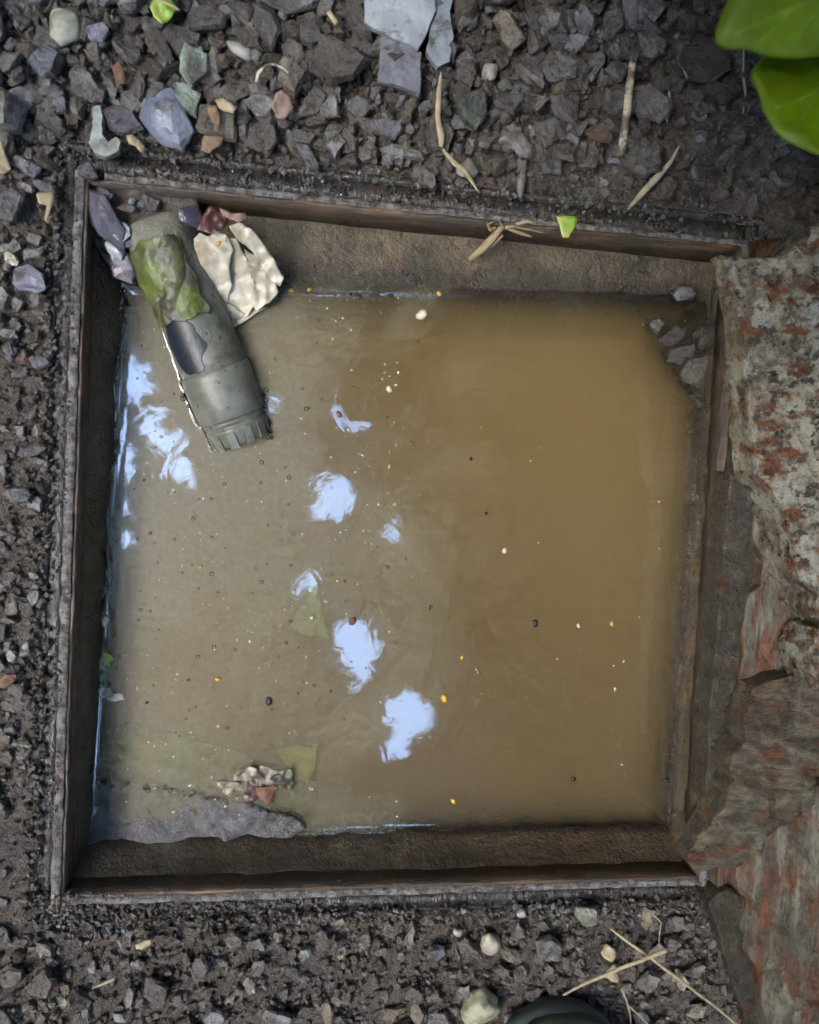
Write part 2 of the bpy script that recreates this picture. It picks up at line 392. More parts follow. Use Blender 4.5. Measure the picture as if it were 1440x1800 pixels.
def joined(name, parts, mat, cols=None, smooth=False):
    """many small pieces as one mesh; parts = list of (V, T)"""
    nv = 0; VV = []; TT = []; CC = []
    for i, (V, T) in enumerate(parts):
        VV.append(V); TT.append(T + nv); nv += len(V)
        if cols is not None: CC.append(np.tile(np.array([*cols[i], 1.0]), (len(V), 1)))
    V = np.concatenate(VV); T = np.concatenate(TT)
    me = bpy.data.meshes.new(name); me.vertices.add(len(V)); me.vertices.foreach_set('co', V.astype(np.float32).ravel())
    me.loops.add(T.size); me.loops.foreach_set('vertex_index', T.astype(np.int32).ravel())
    me.polygons.add(len(T)); me.polygons.foreach_set('loop_start', np.arange(0, T.size, 3, dtype=np.int32))
    me.update(calc_edges=True); me.validate()
    me.polygons.foreach_set('use_smooth', [smooth] * len(T))
    if cols is not None:
        a = me.color_attributes.new('stone', 'FLOAT_COLOR', 'POINT'); a.data.foreach_set('color', np.concatenate(CC).astype(np.float32).ravel())
    me.materials.append(mat)
    o = bpy.data.objects.new(name, me); COL.objects.link(o); return o
def rotm(yaw, tx, ty):
    return np.array((Matrix.Rotation(yaw, 3, 'Z') @ Matrix.Rotation(tx, 3, 'X') @ Matrix.Rotation(ty, 3, 'Y')))

# ------------------------------------------------------------------ the ground
HX, HY = .2255, .2330           # clear opening of the frame
OX, OY = .2415, .2515           # outer edge of the frame
ZW = -.050                      # water level
def gh(x, y):
    dx = max(abs(x) - OX, 0); dy = max(abs(y) - OY, 0); d = math.hypot(dx, dy)
    h = -.0045 + .0085 * min(1, d / .05)
    if y > OY: h += .010 * min(1, (y - OY) / .06)
    h += .0035 * nz((x, y, 0), 22, 3) + .0018 * nz((x, y, 0), 70, 5)
    if d > .8: h *= max(0, 1 - (d - .8))
    return h
rings = [0, .006, .012, .02, .03, .045, .065, .09, .12, .16, .2, .26, .34, .45, .7, 1.2, 3, 10, 40, 160]
nper = 240; V = []; FA = []
for ri, d in enumerate(rings):
    for k in range(nper):
        s = k / nper * 4; e = int(s); u = (s - e) * 2 - 1
        X, Y = OX - .004 + d, OY - .004 + d
        x, y = [(X, u * Y), (-u * X, Y), (-X, -u * Y), (u * X, -Y)][e]
        V.append((x, y, gh(x, y) if ri else -.02))
for ri in range(len(rings) - 1):
    for k in range(nper):
        a = ri * nper + k; b = ri * nper + (k + 1) % nper; FA.append((a, b, b + nper, a + nper))
tag(obj('ground', V, FA, M['soil']), 'dark wet soil under the slate chippings round the chamber', 'ground', kind='structure')

# ------------------------------------------------------------------ the frame
fr_e = tag(empty('access_frame', (0, 0, 0)), 'rusty square steel frame set in the gravel round the water', 'frame')
LW = .0056
lips = [('left', (-HX - LW, -HY - LW, -.03), (-HX, HY + .004, 0), 1), ('right', (HX, -HY - LW, -.03), (HX + LW, HY + .004, 0), 1),
        ('top', (-HX + .012, HY, -.03), (HX, HY + .0035, .0), 0), ('bottom', (-HX + .001, -HY - .0045, -.03), (HX - .001, -HY, -.0005), 0)]
for i, (nm, a, b, ax) in enumerate(lips):
    V, FA = box_mesh(a, b, 430, ax, .0009, 110, i * 3.1); obj('upstand', V, FA, M['frame_lip'], fr_e)
grooves = [((-OX, -OY, -.03), (-HX - LW - .0005, OY, -.006), 1), ((HX + LW + .0005, -OY, -.03), (OX, OY, -.006), 1),
           ((-HX - LW, HY + .004, -.03), (HX + LW, OY, -.007), 0), ((-HX - LW, -OY, -.03), (HX + LW, -HY - .007, -.007), 0)]
for i, (a, b, ax) in enumerate(grooves):
    V, FA = box_mesh(a, b, 120, ax, .0005, 160, 20 + i); obj('channel_floor', V, FA, M['frame_groove'], fr_e)
outer = [((-OX - .0035, -OY, -.03), (-OX + .0005, OY, -.0055), 1), ((OX - .0005, -OY, -.03), (OX + .0035, OY, -.002), 1),
         ((-OX, OY - .001, -.03), (OX, OY + .003, -.002), 0), ((-OX, -OY - .003, -.03), (OX, -OY + .001, -.0065), 0)]
for i, (a, b, ax) in enumerate(outer):
    V, FA = box_mesh(a, b, 140, ax, .0007, 130, 40 + i); obj('outer_rim', V, FA, M['frame_groove'], fr_e)
sk = .0022
skirts = [((-HX, -HY, -.024), (-HX + sk, HY, -.0015), 1), ((HX - sk, -HY, -.024), (HX, HY, -.0015), 1),
          ((-HX + sk, HY - sk, -.041), (HX - sk, HY, -.0015), 0), ((-HX + sk, -HY, -.024), (HX - sk, -HY + sk, -.0015), 0)]
for i, (a, b, ax) in enumerate(skirts):
    V, FA = box_mesh(a, b, 90, ax, .0008, 60, 60 + i); obj('inner_skirt', V, FA, M['skirt'], fr_e)

# ------------------------------------------------------------------ the chamber below it
ch = tag(empty('inspection_chamber', (0, 0, -.35)), 'brown slimy chamber walls holding the murky water below the frame', 'chamber')
WC = {'tl': (-.2102, .1765), 'tr': (.2300, .2041), 'br': (.2240, -.2125), 'bl': (-.2181, -.2150)}   # corners at the water line
def chamber_wall(p0, p1, t0, t1, out, seed, zt=-.021, slope=.006):
    """p0,p1: water-line ends; t0,t1: ends under the skirt; a thick wall behind an uneven face"""
    V = []; FA = []; nu, prof = 90, [0, .25, .5, .75, 1, 1.35, 1.8, 3, 6]
    p0, p1, t0, t1, out = map(lambda q: Vector((*q, 0)) if len(q) == 2 else Vector(q), (p0, p1, t0, t1, out))
    for i in range(nu + 1):
        u = -.06 + 1.12 * i / nu; a = t0.lerp(t1, u); b = p0.lerp(p1, u)
        for s in prof:
            q = a.lerp(b, min(s, 1)) if s <= 1 else b.copy() - out * slope * min(s - 1, 2.2)
            q.z = zt + (ZW - zt) * s
            q += -out * (.0022 * fbm(q, 40, seed) + .0006 * nz(q, 300, seed))
            V.append(q)
        V.append(Vector((a.x, a.y, ZW - .29)) + out * .03); V.append(Vector((a.x, a.y, -.026)) + out * .03)
    m_ = len(prof) + 2
    for i in range(nu):
        for k in range(m_):
            q = i * m_ + k; r = i * m_ + (k + 1) % m_; FA.append((q, r, r + m_, q + m_))
    FA.append(tuple(range(m_))); FA.append(tuple(nu * m_ + k for k in range(m_ - 1, -1, -1)))
    o = obj('chamber_wall', V, FA, M['wall'], ch)
    bm = bmesh.new(); bm.from_mesh(o.data); bmesh.ops.recalc_face_normals(bm, faces=bm.faces[:]); bm.to_mesh(o.data); bm.free()
chamber_wall(WC['bl'], WC['tl'], (-HX, -HY), (-HX, HY), (-1, 0), 1)
chamber_wall(WC['tl'], WC['tr'], (-HX, HY), (HX, HY), (0, 1), 2, -.038, .012)
chamber_wall(WC['tr'], WC['br'], (HX, HY), (HX, -HY), (1, 0), 3, -.021, .020)
chamber_wall(WC['br'], WC['bl'], (HX, -HY), (-HX, -HY), (0, -1), 4, -.021, .012)
V = []; FA = []
for j in range(41):
    for i in range(41):
        x, y = -.25 + .5 * i / 40, -.25 + .5 * j / 40; V.append((x, y, -.15 + .02 * fbm((x, y, 0), 12)))
for j in range(40):
    for i in range(40): a = j * 41 + i; FA.append((a, a + 1, a + 42, a + 41))
obj('chamber_floor', V, FA, M['silt'], ch)

# water: a body with a meniscus that climbs the walls a little
corners = [Vector((*WC[k], 0)) for k in ('bl', 'br', 'tr', 'tl')]
edge = resample([c[:2] for c in corners], .004); cen = Vector((.0, -.01))
V = []; FA = []; ne = len(edge); prof = [(-.012, .0016), (-.0015, .0014), (.0, .0011), (.0008, .0006), (.0018, .00025), (.004, .00005), (.010, 0)]
for (d, z) in prof:
    for p in edge:
        V.append((*(p + (cen - p).normalized() * d), ZW + z * (.35 if p.x > .215 else 1)))
for k in range(len(prof) - 1):
    for i in range(ne): a = k * ne + i; b = k * ne + (i + 1) % ne; FA.append((a, b, b + ne, a + ne))
FA.append(tuple((len(prof) - 1) * ne + i for i in range(ne)))
nb = len(V)
for p in edge: V.append((*(p + (cen - p).normalized() * -.012), ZW - .28))
for i in range(ne): a = i; b = (i + 1) % ne; FA.append((b, a, nb + a, nb + b))
FA.append(tuple(nb + i for i in range(ne - 1, -1, -1)))
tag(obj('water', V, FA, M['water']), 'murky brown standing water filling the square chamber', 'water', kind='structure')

OPEN = .80  # share of leaves left out towards the sun, to let its light in
# ------------------------------------------------------------------ the tree overhead, its gaps mirrored in the water
def mirror(px, py, h):
    p = P(px, py, ZW); d = p - CAM; d.z = -d.z; return p + d * ((h - ZW) / d.z)
GAPS = [(590, 880, 24, 26), (632, 1122, 28, 20), (722, 1250, 26, 32), (215, 815, 22, 17), (632, 728, 36, 20), (240, 668, 30, 24),
        (482, 668, 34, 30), (300, 775, 15, 10), (272, 740, 9, 9), (208, 882, 15, 14), (742, 550, 9, 7), (690, 940, 5, 9),
        (552, 1018, 6, 6), (170, 990, 10, 40), (196, 590, 12, 30), (590, 525, 60, 10), (760, 1462, 70, 8), (330, 818, 7, 5), (640, 1178, 6, 5), (700, 1310, 14, 8)]
ZE = 2 * ZW - CAM.z                      # height of the mirrored eye
GAPC = []
for (gx, gy, rx, ry) in GAPS:
    p = P(gx, gy, ZW); k = 1 / (ZW - ZE); m_ = pxm(gx, gy, ZW) * k
    GAPC.append(((p.x - CAM.x) * k, (p.y - CAM.y) * k, rx * m_, ry * m_))
tr_e = tag(empty('overhanging_tree', (2.1, .9, 0)), 'leafy tree overhead, its dark crown and sky gaps mirrored in the water', 'tree')
V, FA = tube_mesh([(2.1, .9, -.1), (2.1, .9, .4), (2.05, .85, 1.4), (1.8, .7, 2.5), (1.3, .4, 3.4), (.9, .2, 4.2)], [.17, .14, .12, .10, .07, .03], 12)
obj('trunk', V, FA, M['tree_bark'], tr_e)
for (a, b, c) in [((2.0, .8, 1.8), (.9, 1.5, 3.2), (-.4, 2.0, 3.6)), ((1.9, .75, 2.2), (1.4, -.9, 3.0), (.5, -2.0, 3.5)), ((1.7, .6, 2.7), (.3, .1, 3.7), (-1.0, -.3, 4.0)), ((1.95, .8, 2.0), (2.9, .2, 3.1), (3.6, -.6, 3.6))]:
    V, FA = tube_mesh([a, Vector(a).lerp(Vector(b), .5) + Vector((0, 0, .1)), b, c], [.06, .05, .035, .015], 8); obj('limb', V, FA, M['tree_bark'], tr_e)
leaf_parts = []
r = np.random.default_rng(3)
base = np.array([(-.5, 0, 0), (-.2, .24, .03), (.18, .22, .02), (.5, 0, -.04), (.18, -.22, .02), (-.2, -.24, .03)])
bt = np.array([(0, 1, 5), (1, 2, 4), (1, 4, 5), (2, 3, 4)])
def in_gap(x, y, z, s):
    ze = z - ZE; sx = (x - CAM.x) / ze; sy = (y - CAM.y) / ze; m_ = s * .40 / ze
    for (cx, cy_, wx, wy) in GAPC:
        if ((sx - cx) / (wx + m_)) ** 2 + ((sy - cy_) / (wy + m_)) ** 2 < 1: return True
    return False
SD = np.array(sdir[:])
HOLES = []                              # openings added all round the crown for glints on wet edges and fill light
for (az, el, rad) in [(8, 52, 8), (-30, 44, 7), (30, 40, 4), (-75, 50, 5), (-110, 40, 5), (75, 48, 5), (100, 38, 4), (170, 40, 5), (205, 50, 4)]:
    a_, e_ = math.radians(az), math.radians(el); HOLES.append((np.array((math.cos(e_) * math.cos(a_), math.cos(e_) * math.sin(a_), math.sin(e_))), math.cos(math.radians(rad))))
tries = 0; n_core = 0
while tries < 42000:
    tries += 1
    if tries < 8000:                    # the dense part of the crown right over the chamber
        x, y, z = r.uniform(-1.2, 2.4), r.uniform(-1.9, 1.5), r.uniform(2.6, 3.3)
    else:                               # unseen leaf dome all round, added to cut the skylight
        el = math.asin(r.uniform(.03, 1.0)); az = r.uniform(0, 2 * math.pi); R0 = r.uniform(3.1, 4.0)
        x, y, z = R0 * math.cos(el) * math.cos(az), R0 * math.cos(el) * math.sin(az), R0 * math.sin(el)
    s = r.uniform(.10, .17) if tries < 8000 else r.uniform(.24, .40)
    dv = np.array((x, y, z)); dv = dv / np.linalg.norm(dv)
    ca = math.degrees(math.acos(max(-1, min(1, float(dv @ SD)))))
    if ca < 17 and r.random() < OPEN: continue
    if in_gap(x, y, z, s): continue
    if tries >= 8000 and any(float(dv @ h_) > c_ for h_, c_ in HOLES): continue
    sig = .35 if tries < 8000 else .8
    R_ = rotm(r.uniform(0, 6.28), r.normal(0, sig), r.normal(0, sig))
    leaf_parts.append(((base * s) @ R_.T + np.array((x, y, z)), bt))
crown = joined('crown', leaf_parts, M['tree_leaf'])
crown.parent = tr_e; crown.location = -tr_e.location; crown['kind'] = 'stuff'
# ------------------------------------------------------------------ gravel
PAL = [((.120, .112, .118), 4), ((.088, .078, .080), 5), ((.15, .15, .17), 2.2), ((.06, .05, .046), 5), ((.105, .088, .074), 2.5), ((.098, .092, .098), 2), ((.13, .145, .13), .8), ((.15, .09, .065), .35), ((.30, .28, .23), .25)]
PW = np.array([q[1] for q in PAL]); PW = PW / PW.sum(); PC = np.array([q[0] for q in PAL])
def stone_col(warm=1.0):
    c = PC[rng.choice(len(PC), p=PW)] * rng.uniform(.7, 1.35)
    return tuple(c * np.array((.94 * warm, 1.03, 1.0 / warm)))
CHIPV = [bm_arrays(roughen(chip_bm(100 + i, rng.uniform(.22, .5), rng.uniform(.5, .95), rng.integers(4, 7), 0), 1, .09, .03, i)) for i in range(30)]
CRUMBV = [bm_arrays(chip_bm(300 + i, rng.uniform(.45, .8), rng.uniform(.6, .95), 4, 0)) for i in range(14)]
COVER_X = .262
def outside(x, y, m=.0):
    return abs(x) > OX + m or abs(y) > OY + m
def project(p):
    q = ROT.transposed() @ (Vector(p) - CAM); return 720 + F * q.x / -q.z, 900 - F * q.y / -q.z
def region(x, y):
    px, py = project((x, y, 0))
    if px > 1120 and py < 440: return 'shade'
    if py < 300: return 'top'
    if py > 1560: return 'bottom'
    return 'left' if px < 200 else 'right'
def scatter(n, smin, smax, var, tiltmax, lift, big_only=False):
    parts, cols = [], []
    while len(parts) < n:
        near = rng.random() < .70
        x = rng.uniform(-.36, .46) if near else rng.uniform(-.75, .80); y = rng.uniform(-.43, .50) if near else rng.uniform(-.80, .85)
        if not outside(x, y, .001): continue
        rg = region(x, y)
        s = rng.uniform(smin, smax) ** 1.0
        if rg in ('left', 'right', 'bottom'): s *= .60
        if rg == 'shade' and rng.random() < .45: continue
        px, py = project((x, y, 0))
        if -40 < px < 52 and 1430 < py < 1640 and rng.random() < .6: continue      # bare mud by the corner
        d_edge = max(abs(x) - OX, abs(y) - OY)
        if d_edge < s * .35: continue
        V, T = var[rng.integers(len(var))]
        R_ = rotm(rng.uniform(0, 6.28), rng.normal(0, tiltmax), rng.normal(0, tiltmax))
        V = (V * s) @ R_.T
        z = gh(x, y) + (lift if rg in ('top', 'shade') else lift * .35) * s + rng.uniform(0, .0018)
        parts.append((V + np.array((x, y, z)), T))
        c = np.array(stone_col(1.14 if rg in ('bottom', 'left') else 1.06))
        if rg == 'shade': c = c * .6  # shade of the corner painted into the stone colour
        cols.append(tuple(c))
    return parts, cols
p1, c1 = scatter(18500, .003, .007, CRUMBV, .6, .15)
p2, c2 = scatter(9800, .007, .015, CHIPV, .45, .25)
p3, c3 = scatter(2800, .013, .024, CHIPV, .35, .22)
p4, c4 = [], []
for i in range(11000):
    x, y = rng.uniform(-.34, .42), rng.uniform(-.41, .47)
    if not outside(x, y, .002): continue
    s = rng.uniform(.0012, .0032); V, T = CRUMBV[rng.integers(len(CRUMBV))]
    p4.append(((V * s) @ rotm(rng.uniform(0, 6.28), rng.normal(0, .5), rng.normal(0, .5)).T + np.array((x, y, gh(x, y) + rng.uniform(.001, .008))), T)); c4.append(tuple(np.array(stone_col(1.08)) * .9))
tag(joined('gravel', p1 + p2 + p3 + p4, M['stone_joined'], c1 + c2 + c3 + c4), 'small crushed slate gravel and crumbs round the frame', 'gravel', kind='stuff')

# the 300 largest chips, each on its own
BIGM = []
for i in range(34):
    me = bm_mesh(roughen(chip_bm(500 + i, rng.uniform(.14, .36), rng.uniform(.45, .9), int(rng.integers(4, 8)), 0), 3, .09, .03, i), 'slate_chip'); me.materials.append(M['stone']); BIGM.append(me)
GRP = 'slate chips of the gravel'
LBL = {'top': 'dark wet slate chip among the large gravel above the frame', 'bottom': 'brownish slate chip in the gravel below the frame',
       'left': 'muddy slate chip in the gravel strip left of the frame', 'shade': 'dim slate chip in the shaded mud at the upper right', 'right': 'slate chip beside the rusty cover right of the frame'}
NAMED = []      # (x, y, radius) kept clear for the stones that are placed one by one
CHIPS = []
def chips(n, lo, hi, pick):
    k = 0; placed = []; tries = 0
    while k < n and tries < 20000:
        tries += 1
        x, y = rng.uniform(-.31, .34), rng.uniform(-.37, .43)
        if not outside(x, y, .004): continue
        px, py = project((x, y, .01))
        if not (-20 < px < 1460 and -20 < py < 1820): continue
        rg = region(x, y)
        if rg not in pick or px > 1235 and py > 330: continue
        s = rng.uniform(lo, hi)
        if max(abs(x) - OX, abs(y) - OY) < s * .42: continue
        if -40 < px < 60 and 1430 < py < 1640: continue
        if any(math.hypot(x - a, y - b) < (s + q) * .28 for a, b, q in placed): continue
        if any(math.hypot(x - a, y - b) < s * .40 + q for a, b, q in NAMED): continue
        placed.append((x, y, s))
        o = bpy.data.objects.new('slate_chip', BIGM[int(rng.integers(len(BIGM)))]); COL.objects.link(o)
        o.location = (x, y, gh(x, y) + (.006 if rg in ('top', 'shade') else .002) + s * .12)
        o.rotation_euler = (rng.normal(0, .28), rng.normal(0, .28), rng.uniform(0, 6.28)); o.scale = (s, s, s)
        c = np.array(stone_col(1.12 if rg in ('bottom', 'left') else 1.04)) * (.55 if rg == 'shade' else 1.5); o.color = (*c, 1)  # chips in the shaded corner get their shade as darker colour
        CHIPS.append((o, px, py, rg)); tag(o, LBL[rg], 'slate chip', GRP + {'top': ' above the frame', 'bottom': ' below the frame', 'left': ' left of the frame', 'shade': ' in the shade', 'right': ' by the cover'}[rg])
        k += 1
    return k

# ---- stones one can point to: name, label, px, py, length, width, angle, colour, kind
ST = [
 ('pebble', 'smooth pale yellowish pebble near the upper left corner', 120, 60, 66, 56, 60, (.46, .47, .36), 'p'),
 ('slate_chip', 'faceted blue-grey slate chip below the pale pebble, upper left', 80, 115, 78, 62, -60, (.20, .215, .26), 'c'),
 ('slate_chip', 'light grey-blue slate chip right of the pale upper-left pebble', 178, 72, 52, 38, 20, (.28, .29, .34), 'c'),
 ('slate_chip', 'thin pale slate sliver under the light grey-blue chip', 172, 105, 52, 18, -15, (.23, .25, .29), 'c'),
 ('slate_chip', 'long dark slate bar leaning left of the mint-green stone', 285, 90, 84, 34, -60, (.085, .078, .076), 'c'),
 ('slate_chip', 'large dark slate wedge near the top edge, left of centre', 362, 48, 110, 52, 12, (.10, .092, .09), 'c'),
 ('green_stone', 'pale mint-green stone standing above the blue-grey slab', 343, 128, 80, 58, -75, (.36, .44, .36), 'c'),
 ('green_stone', 'mint-green stone half hidden between slab and its twin', 330, 175, 70, 48, -50, (.27, .34, .28), 'c'),
 ('slate_slab', 'large flat blue-grey slate slab above the upper-left frame corner', 297, 210, 112, 92, -60, (.22, .245, .31), 's'),
 ('slate_chip', 'purple-grey slate chip beside the hooked green stone', 213, 207, 84, 58, -15, (.125, .115, .135), 'c'),
 ('slate_chip', 'grey slate slab cut by the left edge near the top', 4, 68, 96, 44, 80, (.16, .15, .155), 'c'),
 ('slate_chip', 'rounded grey slate at the very top left', 65, 10, 54, 36, 5, (.16, .17, .175), 'c'),
 ('slate_chip', 'brownish slate left of the hooked green stone', 90, 210, 66, 44, -30, (.10, .092, .088), 'c'),
 ('slate_chip', 'small lilac slate above the brownish slate, left', 106, 178, 44, 26, -75, (.20, .19, .24), 'c'),
 ('pebble', 'long whitish pebble right of the large dark wedge', 425, 100, 54, 24, -20, (.33, .33, .29), 'p'),
 ('slate_chip', 'dark slate chip with smooth face, left of the brown lump', 470, 62, 96, 46, -65, (.095, .09, .092), 'c'),
 ('stone_lump', 'big rough brown-grey lump left of the pale wet slab', 590, 125, 112, 84, -35, (.095, .086, .083), 'c'),
 ('slate_chip', 'dark slate chip between brown lump and top edge', 545, 70, 66, 50, -40, (.10, .095, .10), 'c'),
 ('slate_chip', 'pale grey slate at the top edge above the brown lump', 515, 14, 110, 54, 8, (.19, .195, .20), 'c'),
 ('slate_chip', 'dark slate chip touching the pale slab on its left', 628, 55, 90, 42, -65, (.085, .078, .076), 'c'),
 ('pebble', 'small white pebble above the tall straw blade', 855, 137, 32, 25, 70, (.55, .53, .48), 'p'),
 ('green_stone', 'dark green stone right of the bent straw blade', 830, 200, 70, 58, 55, (.085, .11, .09), 'c'),
 ('slate_chip', 'slanting grey slate bar just above the frame, left of middle', 530, 262, 96, 32, -48, (.15, .148, .16), 'c'),
 ('slate_chip', 'lilac-grey slate left of the bent straw blade', 680, 225, 74, 38, -5, (.22, .21, .24), 'c'),
 ('slate_chip', 'long flat pale slate edge above the frame groove', 712, 262, 100, 26, -8, (.24, .24, .23), 'c'),
 ('stone', 'purplish stone by the tip of the bent straw', 755, 306, 54, 46, -30, (.16, .135, .145), 'c'),
 ('pebble', 'flat greenish-white disc behind the bent straw tip', 825, 291, 38, 32, 20, (.28, .275, .23), 'p'),
 ('slate_chip', 'small bluish-white chip against the straw blade', 745, 193, 34, 24, 40, (.32, .34, .38), 'c'),
 ('slate_chip', 'pale triangular chip at the top right of centre', 955, 52, 62, 36, 70, (.36, .36, .33), 'c'),
 ('slate_chip', 'pale grey faceted chip right of the triangular chip', 1016, 52, 60, 44, -70, (.25, .255, .28), 'c'),
 ('slate_chip', 'whitish chip wedged under the pale faceted chip', 1000, 88, 64, 30, 10, (.30, .31, .33), 'c'),
 ('brick_fragment', 'small red-brown brick fragment left of the pale stick', 1050, 244, 52, 34, -10, (.19, .09, .06), 'c'),
 ('slate_slab', 'broad dark slab lying in the shade at upper right', 1222, 128, 112, 74, -10, (.065, .057, .050), 's'),
 ('slate_chip', 'grey chip left of the pale stick', 1066, 190, 54, 48, -40, (.17, .17, .175), 'c'),
 ('slate_chip', 'upright grey chip with brown side, left of the pale stick', 1034, 130, 70, 30, 70, (.19, .19, .185), 'c'),
 ('slate_chip', 'grey chip beside the top of the pale stick', 1072, 140, 44, 36, 10, (.14, .14, .145), 'c'),
 ('pebble', 'tiny pinkish pebble standing above the frame right of centre', 922, 315, 46, 16, 85, (.32, .28, .27), 'p'),
 ('slate_chip', 'dim triangular chip right of the dry blade', 1170, 332, 50, 40, 60, (.12, .105, .09), 'c'),
 ('slate_chip', 'grey stone in the shade under the green leaf', 1374, 308, 56, 46, 20, (.11, .11, .105), 'c'),
 ('slate_chip', 'grey chip with crusted face right of the white pebble', 890, 190, 60, 46, 10, (.13, .13, .135), 'c'),
 ('slate_chip', 'angular light slate chip on the gravel left of the frame', 43, 487, 62, 56, -20, (.24, .24, .28), 's'),
 ('slate_chip', 'pale lilac chip left of the frame, below the angular one', 60, 632, 42, 28, -5, (.23, .22, .25), 'c'),
 ('slate_chip', 'lilac-white chip at the left edge beside the pale lilac chip', 8, 612, 40, 26, -70, (.25, .24, .28), 'c'),
 ('slate_chip', 'broad grey slate at the left edge by the upper frame corner', 14, 358, 84, 56, 85, (.17, .165, .18), 'c'),
 ('slate_chip', 'grey chip lying across the corner gravel, left of the frame', 75, 322, 54, 26, -30, (.16, .155, .16), 'c'),
 ('slate_chip', 'grey-blue chip at the left edge, level with the water middle', 28, 872, 48, 40, 10, (.17, .17, .19), 'c'),
 ('slate_chip', 'slanting grey chip left of the rust spot on the frame', 50, 792, 56, 22, 22, (.16, .155, .155), 'c'),
 ('slate_chip', 'lilac slate chip lying over the frame corner, upper left', 148, 292, 46, 34, -10, (.18, .165, .20), 'c'),
 ('pebble', 'cream pebble in the gravel below the frame', 868, 1667, 42, 34, -75, (.50, .45, .34), 'p'),
 ('slate_chip', 'lilac-grey flat chip right of the cream pebble', 967, 1672, 56, 48, -30, (.24, .235, .27), 'c'),
 ('slate_chip', 'pale greenish chip right of centre just below the frame', 1042, 1619, 44, 40, 10, (.27, .285, .23), 'c'),
 ('pebble', 'large yellow-green pebble at the bottom edge beside the boot', 843, 1768, 70, 52, 20, (.48, .48, .32), 'p'),
 ('slate_chip', 'pale grey slate at the bottom edge, left of centre', 490, 1788, 62, 36, -5, (.28, .29, .285), 'c'),
 ('stone', 'rounded purplish stone near the bottom left corner', 72, 1732, 62, 58, 20, (.15, .12, .115), 'c'),
 ('slate_chip', 'small white-tipped chip near the bottom, left of centre', 227, 1757, 42, 22, 80, (.30, .28, .27), 'c'),
 ('slate_chip', 'bluish-lilac chip left of the cream pebble', 770, 1683, 38, 28, -10, (.20, .20, .26), 'c'),
 ('slate_chip', 'grey speckled stone at the bottom edge, right of the white-tipped chip', 375, 1788, 46, 34, 0, (.26, .26, .265), 'c'),
 ('pebble', 'little white pebble just below the frame, above the lilac chip', 925, 1621, 16, 14, 0, (.55, .52, .46), 'p'),
 ('pebble', 'little white pebble below the frame, upper left of cream pebble', 810, 1652, 18, 15, -30, (.52, .47, .40), 'p'),
 ('stone', 'pale brown stone below the frame, left of centre', 410, 1662, 38, 32, 10, (.22, .19, .16), 'c'),
 ('slate_chip', 'grey wedge chip in the gravel below the frame, left', 275, 1745, 70, 44, -50, (.135, .115, .105), 'c'),
 ('slate_chip', 'upright brown-grey chip below the frame, left of centre', 352, 1710, 62, 34, 75, (.16, .13, .12), 'c'),
]
MUL = .70
k = 0
for (nm, lb, px, py, L, Wd, ang, c, kd) in ST:
    k += 1
    p = P(px, py, .012); z = gh(p.x, p.y); u = pxm(px, py, z); L_, W_ = L * u * 1.08, Wd * u * 1.08
    if kd == 'p': me = bm_mesh(pebble_bm(k * 3.7, .62, 1.0), nm, True); mat_, th = M['pebble'], min(L_, W_)
    elif kd == 's': me = bm_mesh(roughen(chip_bm(900 + k, .14, 1.0, 7, 0), 4, .07, .02, k), nm); mat_, th = M['slab'], min(L_, W_)
    else: me = bm_mesh(roughen(chip_bm(700 + k, .34, 1.0, 6, 0), 3, .08, .03, k), nm); mat_, th = M['stone'], min(L_, W_)
    me.materials.append(mat_)
    o = bpy.data.objects.new(nm, me); COL.objects.link(o)
    o.location = (p.x, p.y, z + .0045 + th * .22); o.scale = (L_, W_, th)
    o.rotation_euler = (random.uniform(-.18, .18), random.uniform(-.18, .18), math.radians(ang)); o.color = (*alb(c, MUL), 1)
    tag(o, lb, 'pebble' if kd == 'p' else 'brick' if 'brick' in nm else 'stone')
    NAMED.append((p.x, p.y, (L_ + W_) * .20))
def slab(name, label, poly, th, c, mat, lift=.004, cat='stone', bump=.0006, z0=None, step=.002):
    w0 = [P(x, y, .012) for x, y in poly]; cx = sum((p.x for p in w0)) / len(w0); cy_ = sum((p.y for p in w0)) / len(w0)
    z = gh(cx, cy_) + lift if z0 is None else z0
    w1 = [P(x, y, z + th) for x, y in poly]
    V, FA = plate_mesh([(p.x, p.y) for p in w1], lambda x, y: z + th + bump * fbm((x, y, 0), 120, cx * 50) + (x - cx) * .05, z, step, .0007, cx * 9)
    o = obj(name, V, FA, mat, smooth=False, origin=(cx, cy_, z)); o.color = (*alb(c, MUL), 1)
    tag(o, label, cat)
    r_ = max((Vector((p.x, p.y)) - Vector((cx, cy_))).length for p in w1); NAMED.append((cx, cy_, r_ * .7)); return o
slab('slate_slab', 'pale wet slate slab with chipped edge at the top edge', [(640, -15), (642, 38), (665, 52), (735, 86), (748, 62), (765, 20), (762, -15)], .005, (.46, .50, .54), M['slab'], .010)
slab('slate_slab', 'narrow pale slab stepping down right of the pale wet slab', [(762, -12), (766, 20), (756, 50), (750, 90), (770, 118), (790, 108), (797, 62), (790, 20), (800, -12)], .004, (.38, .43, .48), M['slab'], .007)
slab('slate_slab', 'blue-grey slab with mud smear under the pale wet slab', [(670, 62), (702, 68), (740, 92), (738, 166), (700, 150), (664, 142)], .004, (.24, .25, .29), M['slab'], .006)
slab('green_stone', 'hooked pale green stone above the upper-left frame corner', [(164, 186), (176, 184), (180, 205), (178, 235), (190, 250), (204, 240), (212, 248), (208, 266), (186, 277), (164, 268), (156, 250), (162, 220)], .006, (.36, .40, .36), M['pebble'], .014, step=.0014)
chips(96, .019, .042, ('top',)); chips(44, .012, .022, ('shade',)); chips(70, .011, .024, ('bottom',)); chips(60, .009, .017, ('left',))
